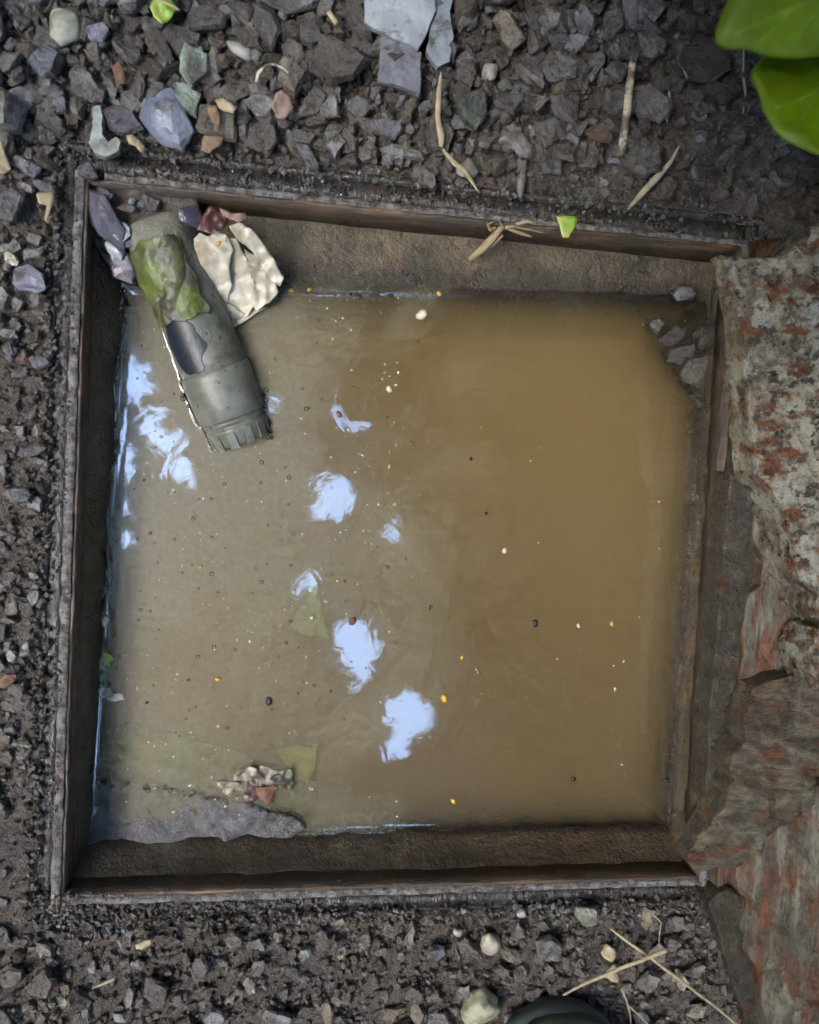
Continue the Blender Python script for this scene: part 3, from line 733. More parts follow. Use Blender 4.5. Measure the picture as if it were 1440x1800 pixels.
# each chip is told from its neighbours by the landmark it lies nearest to
MARKS = [('pale yellowish pebble, upper left', 120, 60), ('faceted blue-grey chip, upper left', 80, 115), ('mint-green stone', 343, 128), ('large blue-grey slab', 297, 210), ('hooked green stone', 180, 240), ('large dark wedge at the top', 362, 48),
         ('big brown-grey lump', 590, 125), ('pale wet slab at the top', 700, 30), ('torn pinkish leaf', 495, 185), ('slanting slate bar', 530, 262), ('bent straw', 772, 200), ('small white pebble above the straw', 855, 137), ('pale triangular chip', 955, 52),
         ('dark green stone', 830, 200), ('brick fragment', 1050, 244), ('pale peeling stick', 1102, 195), ('broad slab in the shade', 1222, 128), ('dry blade at upper right', 1150, 310), ('grey stone under the green leaf', 1374, 308), ('curled brown leaf', 372, 230),
         ('angular light chip left of the frame', 43, 487), ('pale lilac chip left of the frame', 60, 632), ('slanting grey chip left of the frame', 50, 792), ('grey-blue chip at the left edge', 28, 872), ('orange-brown leaf at the left edge', 12, 1195), ('broad grey slate at the left edge', 14, 358),
         ('lower left frame corner', 90, 1590), ('yellow leaf bit at the left edge', 5, 280), ('rounded purplish stone, bottom left', 72, 1732), ('short bright straw, bottom left', 182, 1730), ('white-tipped chip, bottom left', 227, 1757), ('cream flake below the frame', 252, 1660),
         ('speckled stone at the bottom edge', 375, 1788), ('pale grey slate at the bottom edge', 490, 1788), ('pale brown stone below the frame', 410, 1662), ('bluish-lilac chip below the frame', 770, 1683), ('cream pebble below the frame', 868, 1667), ('lilac-grey chip below the frame', 967, 1672),
         ('yellow-green pebble', 843, 1768), ('pale greenish chip below the frame', 1042, 1619), ('crossed straws', 1150, 1685), ('middle of the lower frame side', 620, 1600), ('left water edge, middle', 60, 1030)]
ORD = ['closest', 'second closest', 'third closest', 'fourth closest', 'fifth closest', 'sixth closest', 'seventh closest', 'eighth closest', 'ninth closest', 'tenth closest', 'eleventh closest', 'twelfth closest', 'thirteenth closest', 'fourteenth closest', 'farthest']
fam = {}
for (o, px, py, rg) in CHIPS:
    d, nm, mx_, my_ = min((math.hypot(px - a, py - b), n_, a, b) for n_, a, b in MARKS)
    dx, dy = px - mx_, py - my_
    side = ('right of' if dx > 0 else 'left of') if abs(dx) > abs(dy) else ('below' if dy > 0 else 'above')
    fam.setdefault((nm, side), []).append((d, o, rg))
for (nm, side), lst in fam.items():
    lst.sort(key=lambda q: q[0])
    for i, (d, o, rg) in enumerate(lst):
        tone = 'dim' if rg == 'shade' else 'muddy' if rg == 'left' else 'brownish' if rg == 'bottom' else 'dark'
        if sum(o.color[:3]) > .42: tone = 'paler'
        o['label'] = (f'{tone} slate chip {side} the {nm}' if len(lst) == 1 else f'{tone} slate chip {side} the {nm}, {ORD[min(i, 14)]}')
# ------------------------------------------------------------------ the iron cover leaning at the right
cov = tag(empty('manhole_cover', (.30, -.05, 0)), 'heavy rusty iron cover stood on edge along the right of the frame', 'cover')
def cpart(name, poly, zt, zb, mat, amp=.002, freq=90, step=.0028, slope=(0, 0), seed=0, label=None, jit=.0016):
    zt0 = max(zt, .0); w1 = [P(x, y, zt) for x, y in poly]
    cx = sum(p.x for p in w1) / len(w1); cy_ = sum(p.y for p in w1) / len(w1)
    def ft(x, y):
        n1 = fbm((x, y, 0), freq, seed); n2 = noise.ridged_multi_fractal(Vector((x * freq * .5 + seed, y * freq * .35, seed)), 1.0, 2.0, 3, 1.0, 2.0)
        return zt + amp * n1 + amp * .45 * (n2 - 1) + (x - cx) * slope[0] + (y - cy_) * slope[1]
    V, FA = plate_mesh([(p.x, p.y) for p in w1], ft, zb, step, jit, seed)
    # lean the sides a little and roughen them
    o = obj(name, V, FA, mat, cov, smooth=True)
    o.data.polygons.foreach_set('use_smooth', [len(p.vertices) == 3 for p in o.data.polygons])
    if label: o['label'] = label
    return o
cpart('base', [(1330, 420), (1322, 560), (1330, 700), (1300, 780), (1285, 900), (1276, 1050), (1262, 1200), (1255, 1420), (1262, 1560), (1290, 1700), (1330, 1830), (1360, 1960), (1640, 1960), (1640, 330), (1440, 345), (1390, 420)], .005, -.012, M['streak_iron'], .003, 70, .005, seed=15)
cpart('flange', [(1318, 690), (1300, 760), (1282, 850), (1270, 1000), (1258, 1130), (1246, 1280), (1240, 1400), (1262, 1440), (1325, 1440), (1330, 1340), (1345, 1200), (1350, 1050), (1360, 900), (1360, 700)], .010, -.012, M['grey_iron'], .0016, 80, seed=1, label='grey-green lower flange')
cpart('rim', [(1304, 428), (1318, 432), (1345, 440), (1372, 446), (1392, 438), (1412, 420), (1430, 395), (1470, 385), (1640, 380), (1640, 1120), (1450, 1110), (1425, 1085), (1412, 1040), (1398, 1010), (1392, 950), (1378, 900), (1368, 862), (1350, 838), (1342, 800), (1338, 720), (1332, 640), (1328, 560), (1318, 490)], .050, .012, M['rim_iron'], .0040, 85, slope=(.55, 0), seed=2, label='flaking pale rim speckled with rust', jit=.0022)
cpart('rim_end', [(1424, 404), (1412, 460), (1426, 560), (1424, 660), (1438, 730), (1640, 740), (1640, 380), (1470, 372)], .058, .040, M['lug_iron'], .003, 80, slope=(.4, 0), seed=3)
cpart('web', [(1352, 830), (1372, 850), (1384, 905), (1396, 985), (1420, 1060), (1470, 1120), (1560, 1150), (1560, 1320), (1400, 1320), (1318, 1300), (1312, 1220), (1318, 1120), (1328, 1050), (1345, 1030), (1352, 990), (1338, 940), (1342, 880)], .022, .004, M['streak_iron'], .003, 70, slope=(.35, 0), seed=4)
cpart('broken_tongue', [(1440, 1105), (1422, 1140), (1424, 1180), (1440, 1215), (1600, 1230), (1600, 1090)], .062, .030, M['rim_iron'], .003, 120, seed=5)
cpart('shelf', [(1345, 1215), (1322, 1270), (1318, 1310), (1296, 1345), (1292, 1366), (1312, 1384), (1350, 1388), (1400, 1382), (1432, 1360), (1600, 1340), (1600, 1180), (1440, 1200), (1400, 1190)], .044, .012, M['lug_iron'], .0042, 70, slope=(.25, -.12), seed=6)
cpart('lug', [(1294, 1368), (1272, 1425), (1248, 1470), (1224, 1508), (1220, 1526), (1232, 1540), (1262, 1540), (1308, 1522), (1332, 1500), (1344, 1462), (1372, 1440), (1410, 1400), (1410, 1340), (1320, 1340)], .034, .006, M['lug_iron'], .0040, 75, slope=(.30, .06), seed=7, label='brown lug jutting over the frame corner')
cpart('face', [(1400, 1390), (1376, 1442), (1348, 1466), (1334, 1504), (1310, 1528), (1296, 1548), (1300, 1600), (1318, 1660), (1345, 1720), (1356, 1800), (1370, 1960), (1640, 1960), (1640, 1345), (1440, 1362)], .030, -.004, M['streak_iron'], .0045, 85, slope=(.75, 0), seed=8, label='face with long orange rust streaks')
cpart('flange', [(1246, 1585), (1262, 1640), (1284, 1720), (1312, 1800), (1350, 1960), (1420, 1960), (1370, 1800), (1356, 1720), (1330, 1640), (1312, 1580), (1280, 1560)], .012, -.010, M['grey_iron'], .0016, 80, seed=9)
# the plate itself, leaning outwards beyond the picture
V = []; FA = []; nu, nv = 60, 40
for side in (0, 1):
    for j in range(nv + 1):
        for i in range(nu + 1):
            y = -.36 + .60 * i / nu; z = .0 + .42 * j / nv; x = .318 + z * .32 + side * .022
            V.append((x + .002 * fbm((x, y, z), 40, 3 + side), y, z))
kk = (nu + 1) * (nv + 1)
for j in range(nv):
    for i in range(nu):
        a = j * (nu + 1) + i; FA.append((a, a + nu + 1, a + nu + 2, a + 1)); FA.append((kk + a, kk + a + 1, kk + a + nu + 2, kk + a + nu + 1))
for i in range(nu):
    FA.append((i, i + 1, kk + i + 1, kk + i)); a = nv * (nu + 1) + i; FA.append((a + 1, a, kk + a, kk + a + 1))
for j in range(nv):
    a = j * (nu + 1); FA.append((a, kk + a, kk + a + nu + 1, a + nu + 1)); a += nu; FA.append((a, a + nu + 1, kk + a + nu + 1, kk + a))
obj('plate', V, FA, M['streak_iron'], cov)

# ------------------------------------------------------------------ broad-leaved plant at the upper right
pl = tag(empty('broadleaf_plant', (.36, .56, 0)), 'bright green broad-leaved plant hanging in at the upper right corner', 'plant')
def leaf_plate(poly, zt, mat, parent, name='leaf', bend=(0, 0), seed=0, rel=None, step=.006, amp=.006, freq=14, ribs=None):
    w1 = [P(x, y, zt) for x, y in poly] if rel is None else [Vector((*q, zt)) for q in poly]
    cx = sum(p.x for p in w1) / len(w1); cy_ = sum(p.y for p in w1) / len(w1)
    f = lambda x, y: zt + amp * fbm((x, y, 0), freq, seed, 2) + bend[0] * (x - cx) + bend[1] * (y - cy_)
    V, FA = plate_mesh([(p.x, p.y) for p in w1], f, lambda x, y: f(x, y) - .0007, step, .001, seed)
    o = obj(name, V, FA, mat, parent)
    if ribs:
        for rb, r_ in ribs:
            q = [P(x, y, zt) for x, y in rb]; pth = []
            for i in range(len(q) - 1):
                for j in range(8): p = q[i].lerp(q[i + 1], j / 8); pth.append(Vector((p.x, p.y, f(p.x, p.y) + r_ * .2)))
            n_ = len(pth); V, FA = tube_mesh(pth, [r_ * (1 - .7 * i / n_) for i in range(n_)], 8); obj('vein', V, FA, M['vein'], o)
    return o
M['vein'] = plain('pale_leaf_vein', (.20, .32, .02), .45)
leaf_plate([(1312, -60), (1296, 0), (1290, 30), (1292, 44), (1306, 56), (1338, 62), (1362, 74), (1400, 84), (1450, 92), (1560, 70), (1640, -40), (1560, -160), (1400, -160)], .25, M['green_leaf'], pl, bend=(.35, .3), seed=1, ribs=[([(1600, -60), (1500, -30), (1400, 10), (1305, 40)], .0013), ([(1480, -20), (1430, 30), (1400, 76)], .0007), ([(1400, 8), (1372, 40), (1352, 62)], .0006), ([(1440, -8), (1390, -50), (1350, -110)], .0007)])
leaf_plate([(1372, 60), (1362, 84), (1344, 104), (1339, 122), (1350, 150), (1352, 185), (1362, 222), (1372, 245), (1398, 264), (1432, 280), (1470, 288), (1600, 270), (1680, 150), (1600, 0), (1450, 20)], .215, M['green_leaf'], pl, bend=(.25, -.1), seed=2, ribs=[([(1640, 90), (1530, 130), (1440, 160), (1360, 190)], .0013), ([(1520, 134), (1450, 110), (1372, 76)], .0007), ([(1500, 140), (1460, 200), (1430, 270)], .0007), ([(1440, 160), (1410, 205), (1385, 246)], .0006)])
def blade(cx, cy_, z, L, Wd, a, seed, bend):  # leaf out of view, added to shade the upper right
    pts = []
    for k in range(28):
        t_ = 2 * math.pi * k / 28; x, y = math.cos(t_) * L / 2, math.sin(t_) * Wd / 2 * (1 - .25 * math.cos(t_)) * (1 + .06 * math.sin(9 * t_))
        pts.append((cx + x * math.cos(a) - y * math.sin(a), cy_ + x * math.sin(a) + y * math.cos(a)))
    leaf_plate(pts, z, M['green_leaf'], pl, seed=seed, rel=True, bend=bend, step=.012, amp=.012)
for i, (x, y, z, L, Wd, a, b) in enumerate([(.16, .60, .36, .26, .17, 2.4, (-.2, .1)), (.28, .62, .44, .28, .18, 1.7, (0, .2)), (.40, .56, .38, .26, .17, .6, (.2, .1)), (.05, .66, .33, .22, .15, 2.8, (-.2, 0)),
                                            (.52, .44, .33, .26, .17, -.3, (.3, 0)), (.50, .64, .30, .24, .16, .9, (.1, .2)), (.26, .50, .40, .20, .13, 2.2, (-.1, .1)), (.15, .50, .43, .18, .12, 2.0, (0, .1)), (.08, .50, .36, .20, .14, 2.6, (0, .1)), (.0, .56, .40, .22, .15, 2.7, (-.1, .1)), (.11, .40, .40, .17, .12, 2.9, (-.1, 0)), (.04, .44, .44, .18, .12, 3.0, (-.1, .1)), (.20, .42, .37, .17, .12, 2.0, (0, .1)), (.12, .60, .47, .24, .16, 2.0, (0, .2))]):
    blade(x, y, z, L, Wd, a, 10 + i, b)
    V, FA = tube_mesh([(.36 + .01 * math.cos(i), .56 + .01 * math.sin(i), -.005), ((x + .36) / 2 + .02, (y + .56) / 2 + .02, z * .62), (x, y, z - .004)], [.005, .004, .003], 8); obj('stalk', V, FA, M['green_leaf'], pl)
rr_ = random.Random(5); nb_ = 0
while nb_ < 128:
    if nb_ >= 66: x, y, z = rr_.uniform(.12, .52), rr_.uniform(.20, .60), rr_.uniform(.27, .42)  # more unseen leaves, added low overhead to darken the corner
    elif nb_ < 54:                 # unseen leaves added on the sun side to shade the corner
        z = rr_.uniform(.30, .62); x = rr_.uniform(.15, .40) + sdir.x / sdir.z * z; y = rr_.uniform(.20, .46) + sdir.y / sdir.z * z
    else: x, y, z = rr_.uniform(.42, .75), rr_.uniform(.12, .6), rr_.uniform(.15, .50)
    L = rr_.uniform(.13, .19)
    if any(-60 < q[0] < 1500 and -60 < q[1] < 1860 for q in (project((x + a * L, y + b * L, z)) for a in (-.6, 0, .6) for b in (-.6, 0, .6))) and z < .50: continue
    if z > .49 and y < .22: continue
    a = math.atan2(y - .56, x - .36); blade(x, y, z, L, L * .66, a, 40 + nb_, (rr_.uniform(-.2, .2), rr_.uniform(-.2, .2)))
    V, FA = tube_mesh([(.36 + .012 * math.cos(nb_), .56 + .012 * math.sin(nb_), -.005), ((x + .36) / 2 + .05, (y + .56) / 2 + .06, z * .8), (x, y, z - .004)], [.005, .004, .003], 8); obj('stalk', V, FA, M['green_leaf'], pl)
    nb_ += 1
for (x, y, z) in [(.30, .33, .25), (.30, .29, .215)]:
    V, FA = tube_mesh([(.36, .56, -.005), (.38, .47, z * .8), (x + .04, y + .02, z + .012)], [.005, .004, .003], 8); obj('stalk', V, FA, M['green_leaf'], pl)

# ------------------------------------------------------------------ the capped pipe lying in the water
A_, B_ = P(276, 398, -.029), P(428, 776, -.0575)
ax = (B_ - A_); LEN = ax.length; ax.normalize(); sd_ = ax.cross(Vector((0, 0, 1))).normalized(); up_ = sd_.cross(ax).normalized()
def on_pipe(t_, a, r_):      # t along the pipe 0..1, a = angle from the top towards the right of the picture
    r_ *= .86; return A_ + ax * (LEN * t_) - sd_ * (math.sin(a) * r_) + up_ * (math.cos(a) * r_)
right = P(1000, 600, 0) - P(400, 600, 0)
if (-sd_).dot(right) < 0: sd_ = -sd_
def lathe(name, prof, mat, parent, seg=44, rough=.0003, seed=0, closed=True):
    V = []; FA = []
    for (t_, r_) in prof:
        for k in range(seg):
            a = 2 * math.pi * k / seg; p = on_pipe(t_, a, r_); V.append(p + (p - (A_ + ax * (LEN * t_))) * (rough / max(r_, 1e-4) * fbm(p, 90, seed)))
    n_ = len(prof)
    for i in range(n_ - 1):
        for k in range(seg): a = i * seg + k; b = i * seg + (k + 1) % seg; FA.append((a, b, b + seg, a + seg))
    if closed: FA.append(tuple(range(seg - 1, -1, -1))); FA.append(tuple((n_ - 1) * seg + k for k in range(seg)))
    o = obj(name, V, FA, mat, parent)
    bm = bmesh.new(); bm.from_mesh(o.data); bmesh.ops.recalc_face_normals(bm, faces=bm.faces[:]); bm.to_mesh(o.data); bm.free()
    return o
pp = tag(empty('plastic_pipe', tuple(A_)), 'grey plastic pipe end with ribbed screw cap half sunk in the water', 'pipe')
lathe('pipe_body', [(.0, .0255), (.04, .0262), (.1, .0268), (.2, .027), (.35, .0272), (.5, .0274), (.6, .0276), (.655, .0276)], M['plastic'], pp)
lathe('collar', [(.645, .0268), (.650, .0287), (.668, .0292), (.72, .0293), (.80, .0292), (.862, .0290), (.872, .0280), (.876, .026)], M['plastic'], pp, seed=3)
lathe('sleeve', [(-.03, .0225), (-.02, .0260), (.03, .0283), (.08, .0288), (.13, .0280), (.15, .0268)], M['scaled_pipe'], pp, rough=.0022, seed=5)
cap = lathe('cap', [(.870, .0250), (.872, .0268), (.892, .0270), (.896, .0256), (.905, .0256), (.909, .0268), (.925, .0266), (.985, .0246), (.99, .0235), (.986, .020), (.955, .018)], M['plastic'], pp, seed=7)
for k in range(12):
    a = 2 * math.pi * (k + .5) / 12; t0, t1 = .922, 1.0; V = []
    for t_ in (t0, t1):
        for da, r_ in ((-.13, .0225), (.13, .0225), (.13, .0276 if t_ == t0 else .0262), (-.13, .0276 if t_ == t0 else .0262)): V.append(on_pipe(t_, a + da, r_))
    obj('lug', V, [(0, 1, 2, 3), (7, 6, 5, 4), (0, 4, 5, 1), (1, 5, 6, 2), (2, 6, 7, 3), (3, 7, 4, 0)], M['plastic'], cap, smooth=False)
def pipe_patch(name, t0, t1, a0, a1, off, mat, parent, shape, amp=0, freq=100, nt_=30, na=30, seed=0, th=.0006):
    """a sheet lying on the pipe; shape(u, v) > 0 is inside"""
    V = []; FA = []; idx = {}
    for side in (0, 1):
        for i in range(nt_ + 1):
            for j in range(na + 1):
                u, v = i / nt_, j / na
                t_ = t0 + (t1 - t0) * u; a = a0 + (a1 - a0) * v
                p0 = on_pipe(t_, a, .028); w_ = fbm(p0, freq, seed); crease = abs(math.sin(v * 9 + u * 5 + 2 * nz(p0, 60, seed)))
                r_ = .0276 + off + amp * (w_ + crease * .8) - side * th
                idx[side, i, j] = len(V); V.append(on_pipe(t_, a, r_))
    used = set()
    for i in range(nt_):
        for j in range(na):
            if shape((i + .5) / nt_, (j + .5) / na) > 0: used.add((i, j))
    for (i, j) in used:
        q = [(i, j), (i + 1, j), (i + 1, j + 1), (i, j + 1)]
        FA.append(tuple(idx[(0,) + c] for c in q)); FA.append(tuple(idx[(1,) + c] for c in reversed(q)))
        for (di, dj, e) in ((-1, 0, (3, 0)), (1, 0, (1, 2)), (0, -1, (0, 1)), (0, 1, (2, 3))):
            if (i + di, j + dj) not in used:
                a, b = q[e[0]], q[e[1]]; FA.append((idx[(0,) + b], idx[(0,) + a], idx[(1,) + a], idx[(1,) + b]))
    keep = sorted({i for f in FA for i in f}); mp = {k: i for i, k in enumerate(keep)}
    if parent is None:
        return obj(name, [V[i] for i in keep], [tuple(mp[i] for i in f) for f in FA], mat, None, origin=tuple(V[keep[0]]))
    return obj(name, [V[i] for i in keep], [tuple(mp[i] for i in f) for f in FA], mat, parent)
blob = lambda cx, cy_, rx, ry, s=0: (lambda u, v: 1 - ((u - cx) / rx) ** 2 - ((v - cy_) / ry) ** 2 + .5 * nz((u, v, s), 5, s))
mv, mf = [], []
def pipe_r(t_): return .86 * (.0276 if t_ < .65 else .0292 if t_ < .87 else .0268)
for sg in (-1, 1):            # water creeping up both sides of the pipe
    row0 = len(mv); cnt_ = 0
    for i in range(91):
        t_ = .22 + .78 * i / 90; c_ = A_ + ax * (LEN * t_); dz = ZW - c_.z; r_ = pipe_r(t_)
        if abs(dz) >= r_ * .97: continue
        hw = math.sqrt(r_ * r_ - dz * dz); hx = Vector((sd_.x, sd_.y, 0)).normalized() * sg; cnt_ += 1
        for (d_, z_) in ((-.0015, .0016), (.0001, .0011), (.0006, .0005), (.0013, .0002), (.0026, .00008)):
            p = Vector((c_.x, c_.y, 0)) + hx * (hw + d_ + .0005 * nz(c_, 160, sg)); mv.append((p.x, p.y, ZW + z_))
    for i in range(cnt_ - 1):
        for k_ in range(4):
            a = row0 + i * 5 + k_; q = (a, a + 1, a + 6, a + 5); mf.append(q if sg < 0 else q[::-1])
wo = bpy.data.objects['water']; mo = obj('meniscus', mv, mf, M['drop'], wo)
pipe_patch('scuff', .38, .67, -1.25, .15, .0002, M['blue_scuff'], pp, blob(.45, .5, .45, .42, 2), seed=2, nt_=90, na=90, th=.0003)
pipe_patch('oval_mark', .455, .53, .0, .34, .0006, M['plastic'], pp, lambda u, v: .25 - abs(((u - .5) / .42) ** 2 + ((v - .5) / .42) ** 2 - .75), nt_=50, na=50, th=.0008)
tag(pipe_patch('mossy_leaf', .05, .42, -1.25, .55, .0018, M['moss_leaf'], None, lambda u, v: .42 - max(abs(u - .5), abs(v - .5)) * .9 + .06 * nz((u, v, 0), 6, 3), .0016, 70, 100, 90, 4), 'crumpled dark leaf with lime-green moss wrapped over the pipe', 'leaf')

def crumple(name, label, cat, poly, zfun, mat, amp, freq, step=.0016, seed=0, th=.0007, crease=None, kind=None):
    zc = zfun(*[sum(c) / len(poly) for c in zip(*poly)]) if False else None
    w1 = [P(x, y, zfun(x, y)) for x, y in poly]
    zs = [p.z for p in w1]
    # height follows the outline heights by inverse distance, plus folds
    A2 = np.array([(p.x, p.y, p.z) for p in w1])
    def f(x, y):
        d = 1 / ((A2[:, 0] - x) ** 2 + (A2[:, 1] - y) ** 2 + 1e-7); z = float((d * A2[:, 2]).sum() / d.sum())
        r_ = noise.ridged_multi_fractal(Vector((x * freq + seed, y * freq, seed)), 1.0, 2.0, 3, 1.0, 2.0)
        if crease:
            tri = lambda q: abs((q % 1) - .5) * 2
            g_ = 0
            for (an_, fq, wt) in ((crease, 70, .9), (crease + 1.0, 52, .7), (crease - .7, 95, .45), (crease + 2.0, 130, .25)):
                g_ += wt * tri((x * math.cos(an_) + y * math.sin(an_)) * fq + 1.5 * nz((x, y, an_), 38, seed)) * (.5 + nz((x, y, an_ * 3), 60, seed + 3))
            return z + amp * g_ + .0006 * fbm((x, y, 0), 160, seed)
        return z + amp * (fbm((x, y, 0), freq, seed) + (r_ - .9) * .7)
    V, FA = plate_mesh([(p.x, p.y) for p in w1], f, lambda x, y: f(x, y) - th, step, .0008, seed)
    c = V[0]; o = obj(name, V, FA, mat, origin=c); return tag(o, label, cat, kind=kind)
wl = tag(empty('withered_leaf', tuple(P(415, 480, -.02))), 'large crumpled cream leaf slumped beside the pipe', 'leaf')
zl = lambda x, y: -.006 - .00026 * max(0, y - 400)
for i, (pg, dz) in enumerate([([(340, 420), (352, 410), (366, 416), (382, 406), (398, 414), (410, 440), (404, 470), (408, 505), (398, 540), (384, 536), (372, 520), (360, 494), (350, 464)], 0),
                              ([(394, 414), (414, 420), (432, 452), (446, 490), (452, 524), (442, 548), (430, 566), (412, 562), (400, 552), (390, 536), (398, 500), (396, 460)], -.002),
                              ([(402, 398), (420, 394), (440, 402), (456, 420), (470, 440), (484, 462), (500, 490), (492, 506), (478, 496), (462, 470), (440, 440), (418, 424)], .003),
                              ([(430, 440), (452, 452), (470, 476), (486, 498), (490, 514), (474, 534), (452, 548), (440, 536), (446, 506), (436, 470)], -.001),
                              ([(372, 520), (392, 528), (412, 540), (430, 552), (420, 562), (404, 560), (388, 546)], .0015)]):
    o = crumple('lobe', None, None, pg, lambda x, y: zl(x, y) + dz, M['cream_leaf'], .0046, 62, seed=3 + i * 2.3, step=.0011, crease=-.75 + i * .5, th=.0005)
    o.parent = wl; o.location = o.location - wl.location
crumple('withered_leaf', 'pale torn leaf tip dipping in the water beside the pipe', 'leaf', [(402, 560), (440, 545), (470, 538), (450, 552), (428, 566), (406, 578)], lambda x, y: -.046, M['cream_leaf'], .0012, 80, seed=9)
crumple('withered_leaf', 'dark red wilted scrap above the cream leaf', 'leaf', [(346, 404), (356, 380), (372, 362), (392, 366), (400, 384), (394, 402), (372, 412)], lambda x, y: -.004, M['red_leaf'], .0035, 90, seed=13)
crumple('withered_leaf', 'pinkish-red curled scrap against the top skirt', 'leaf', [(384, 362), (396, 368), (412, 376), (432, 374), (436, 384), (420, 392), (404, 386), (390, 376)], lambda x, y: -.004, M['pink_leaf'], .002, 110, seed=17)

# silt and chips fallen into the upper-left corner
def heap(name, label, poly, zfun, mat, amp=.002, freq=70, zb=-.09, step=.003, cat='silt', seed=0, kind=None):
    w1 = [P(x, y, zfun(x, y)) for x, y in poly]; A2 = np.array([(p.x, p.y, p.z) for p in w1])
    def f(x, y):
        d = 1 / ((A2[:, 0] - x) ** 2 + (A2[:, 1] - y) ** 2 + 1e-7); return float((d * A2[:, 2]).sum() / d.sum()) + amp * fbm((x, y, 0), freq, seed)
    V, FA = plate_mesh([(p.x, p.y) for p in w1], f, zb, step, .001, seed); return tag(obj(name, V, FA, mat, origin=V[0]), label, cat, kind=kind)
heap('silt_heap', 'dark silt and grit washed into the upper left corner', [(150, 318), (250, 330), (345, 350), (352, 390), (300, 408), (240, 440), (232, 492), (208, 488), (178, 448), (152, 400)], lambda x, y: -.006 - .00014 * max(0, y - 330), M['soil'], .003, 90, seed=4)
def loose(name, label, px, py, L, Wd, ang, c, z, kd='c', cat='stone', tilt=(.15, .1), mat=None):
    global k
    k += 1; p = P(px, py, z); u = pxm(px, py, z); L_, W_ = L * u, Wd * u; th = min(L_, W_)
    me = bm_mesh(pebble_bm(k * 3.1, .6, 1.0), name, True) if kd == 'p' else bm_mesh(roughen(chip_bm(1300 + k, .16 if kd == 's' else .36, 1.0, 6, 0), 3, .06, .02, k), name)
    me.materials.append(mat or (M['pebble'] if kd == 'p' else M['slab'] if kd == 's' else M['stone']))
    o = bpy.data.objects.new(name, me); COL.objects.link(o); o.location = p; o.scale = (L_, W_, th); o.rotation_euler = (*tilt, math.radians(ang)); o.color = (*alb(c, MUL), 1)
    return tag(o, label, cat)
loose('slate_chip', 'long plum-coloured slate slid down in the upper left chamber corner', 185, 388, 130, 62, -62, (.105, .095, .115), -.006, 's', tilt=(.1, .35))
loose('slate_chip', 'plum slate chip pointing down at the water edge, upper left', 214, 468, 80, 50, -70, (.125, .115, .15), -.022, 's', tilt=(.1, .3))
loose('slate_chip', 'pale glassy slate chip lying on the plum slates', 214, 408, 46, 38, 30, (.42, .46, .54), -.010, 's', tilt=(.1, .1), mat=M['clear_chip'])
loose('slate_chip', 'wet glassy oval chip just below the pale glassy one', 204, 440, 44, 26, -40, (.42, .46, .48), -.016, 'p', tilt=(.1, .2), mat=M['clear_chip'])
loose('slate_chip', 'lilac-tipped chip under the upper left frame corner', 186, 340, 44, 22, -30, (.17, .16, .19), -.004, 'c')
loose('slate_chip', 'brown-grey chip in the corner silt above the glassy chips', 222, 366, 44, 26, -5, (.14, .12, .10), -.008, 'c')
loose('slate_chip', 'tiny turquoise chip in the corner silt', 231, 354, 18, 15, 10, (.25, .42, .50), -.004, 'c')
loose('slate_chip', 'grey chip in the corner silt left of the pipe', 262, 358, 46, 34, 20, (.13, .125, .12), -.008, 'c')
loose('slate_chip', 'dark plum chip behind the pipe end', 338, 380, 62, 50, 15, (.075, .068, .095), -.010, 's', tilt=(.2, .2))
loose('slate_chip', 'thin slate edge beneath the pale glassy chip', 226, 428, 40, 14, 25, (.24, .25, .29), -.014, 'c')

# right-hand corner: dim stones and dirt at the water edge
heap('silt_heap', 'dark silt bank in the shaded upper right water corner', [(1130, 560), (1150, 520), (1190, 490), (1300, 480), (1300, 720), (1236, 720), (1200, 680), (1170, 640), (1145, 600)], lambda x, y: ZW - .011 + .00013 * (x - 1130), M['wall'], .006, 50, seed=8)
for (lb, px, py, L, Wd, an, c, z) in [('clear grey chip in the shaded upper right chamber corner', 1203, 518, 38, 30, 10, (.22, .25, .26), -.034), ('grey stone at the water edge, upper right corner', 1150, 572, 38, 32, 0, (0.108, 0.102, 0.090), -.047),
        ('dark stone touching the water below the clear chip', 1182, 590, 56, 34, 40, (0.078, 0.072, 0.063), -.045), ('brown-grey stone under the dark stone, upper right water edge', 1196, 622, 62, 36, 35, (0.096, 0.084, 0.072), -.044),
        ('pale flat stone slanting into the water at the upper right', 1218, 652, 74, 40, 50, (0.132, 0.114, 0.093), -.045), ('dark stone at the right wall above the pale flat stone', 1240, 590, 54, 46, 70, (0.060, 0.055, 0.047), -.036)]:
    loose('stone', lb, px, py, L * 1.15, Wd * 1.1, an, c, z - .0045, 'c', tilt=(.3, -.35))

# grey concrete ledge at the lower left, just above the water
heap('concrete_ledge', 'grey wet concrete ledge in the lower left corner of the chamber', [(150, 1368), (200, 1370), (250, 1376), (320, 1390), (380, 1402), (440, 1412), (490, 1428), (528, 1442), (540, 1456), (500, 1478), (400, 1494), (280, 1502), (146, 1508)], lambda x, y: ZW - .0026 + .00006 * max(0, y - 1372), M['concrete'], .0022, 70, seed=12, cat='ledge')
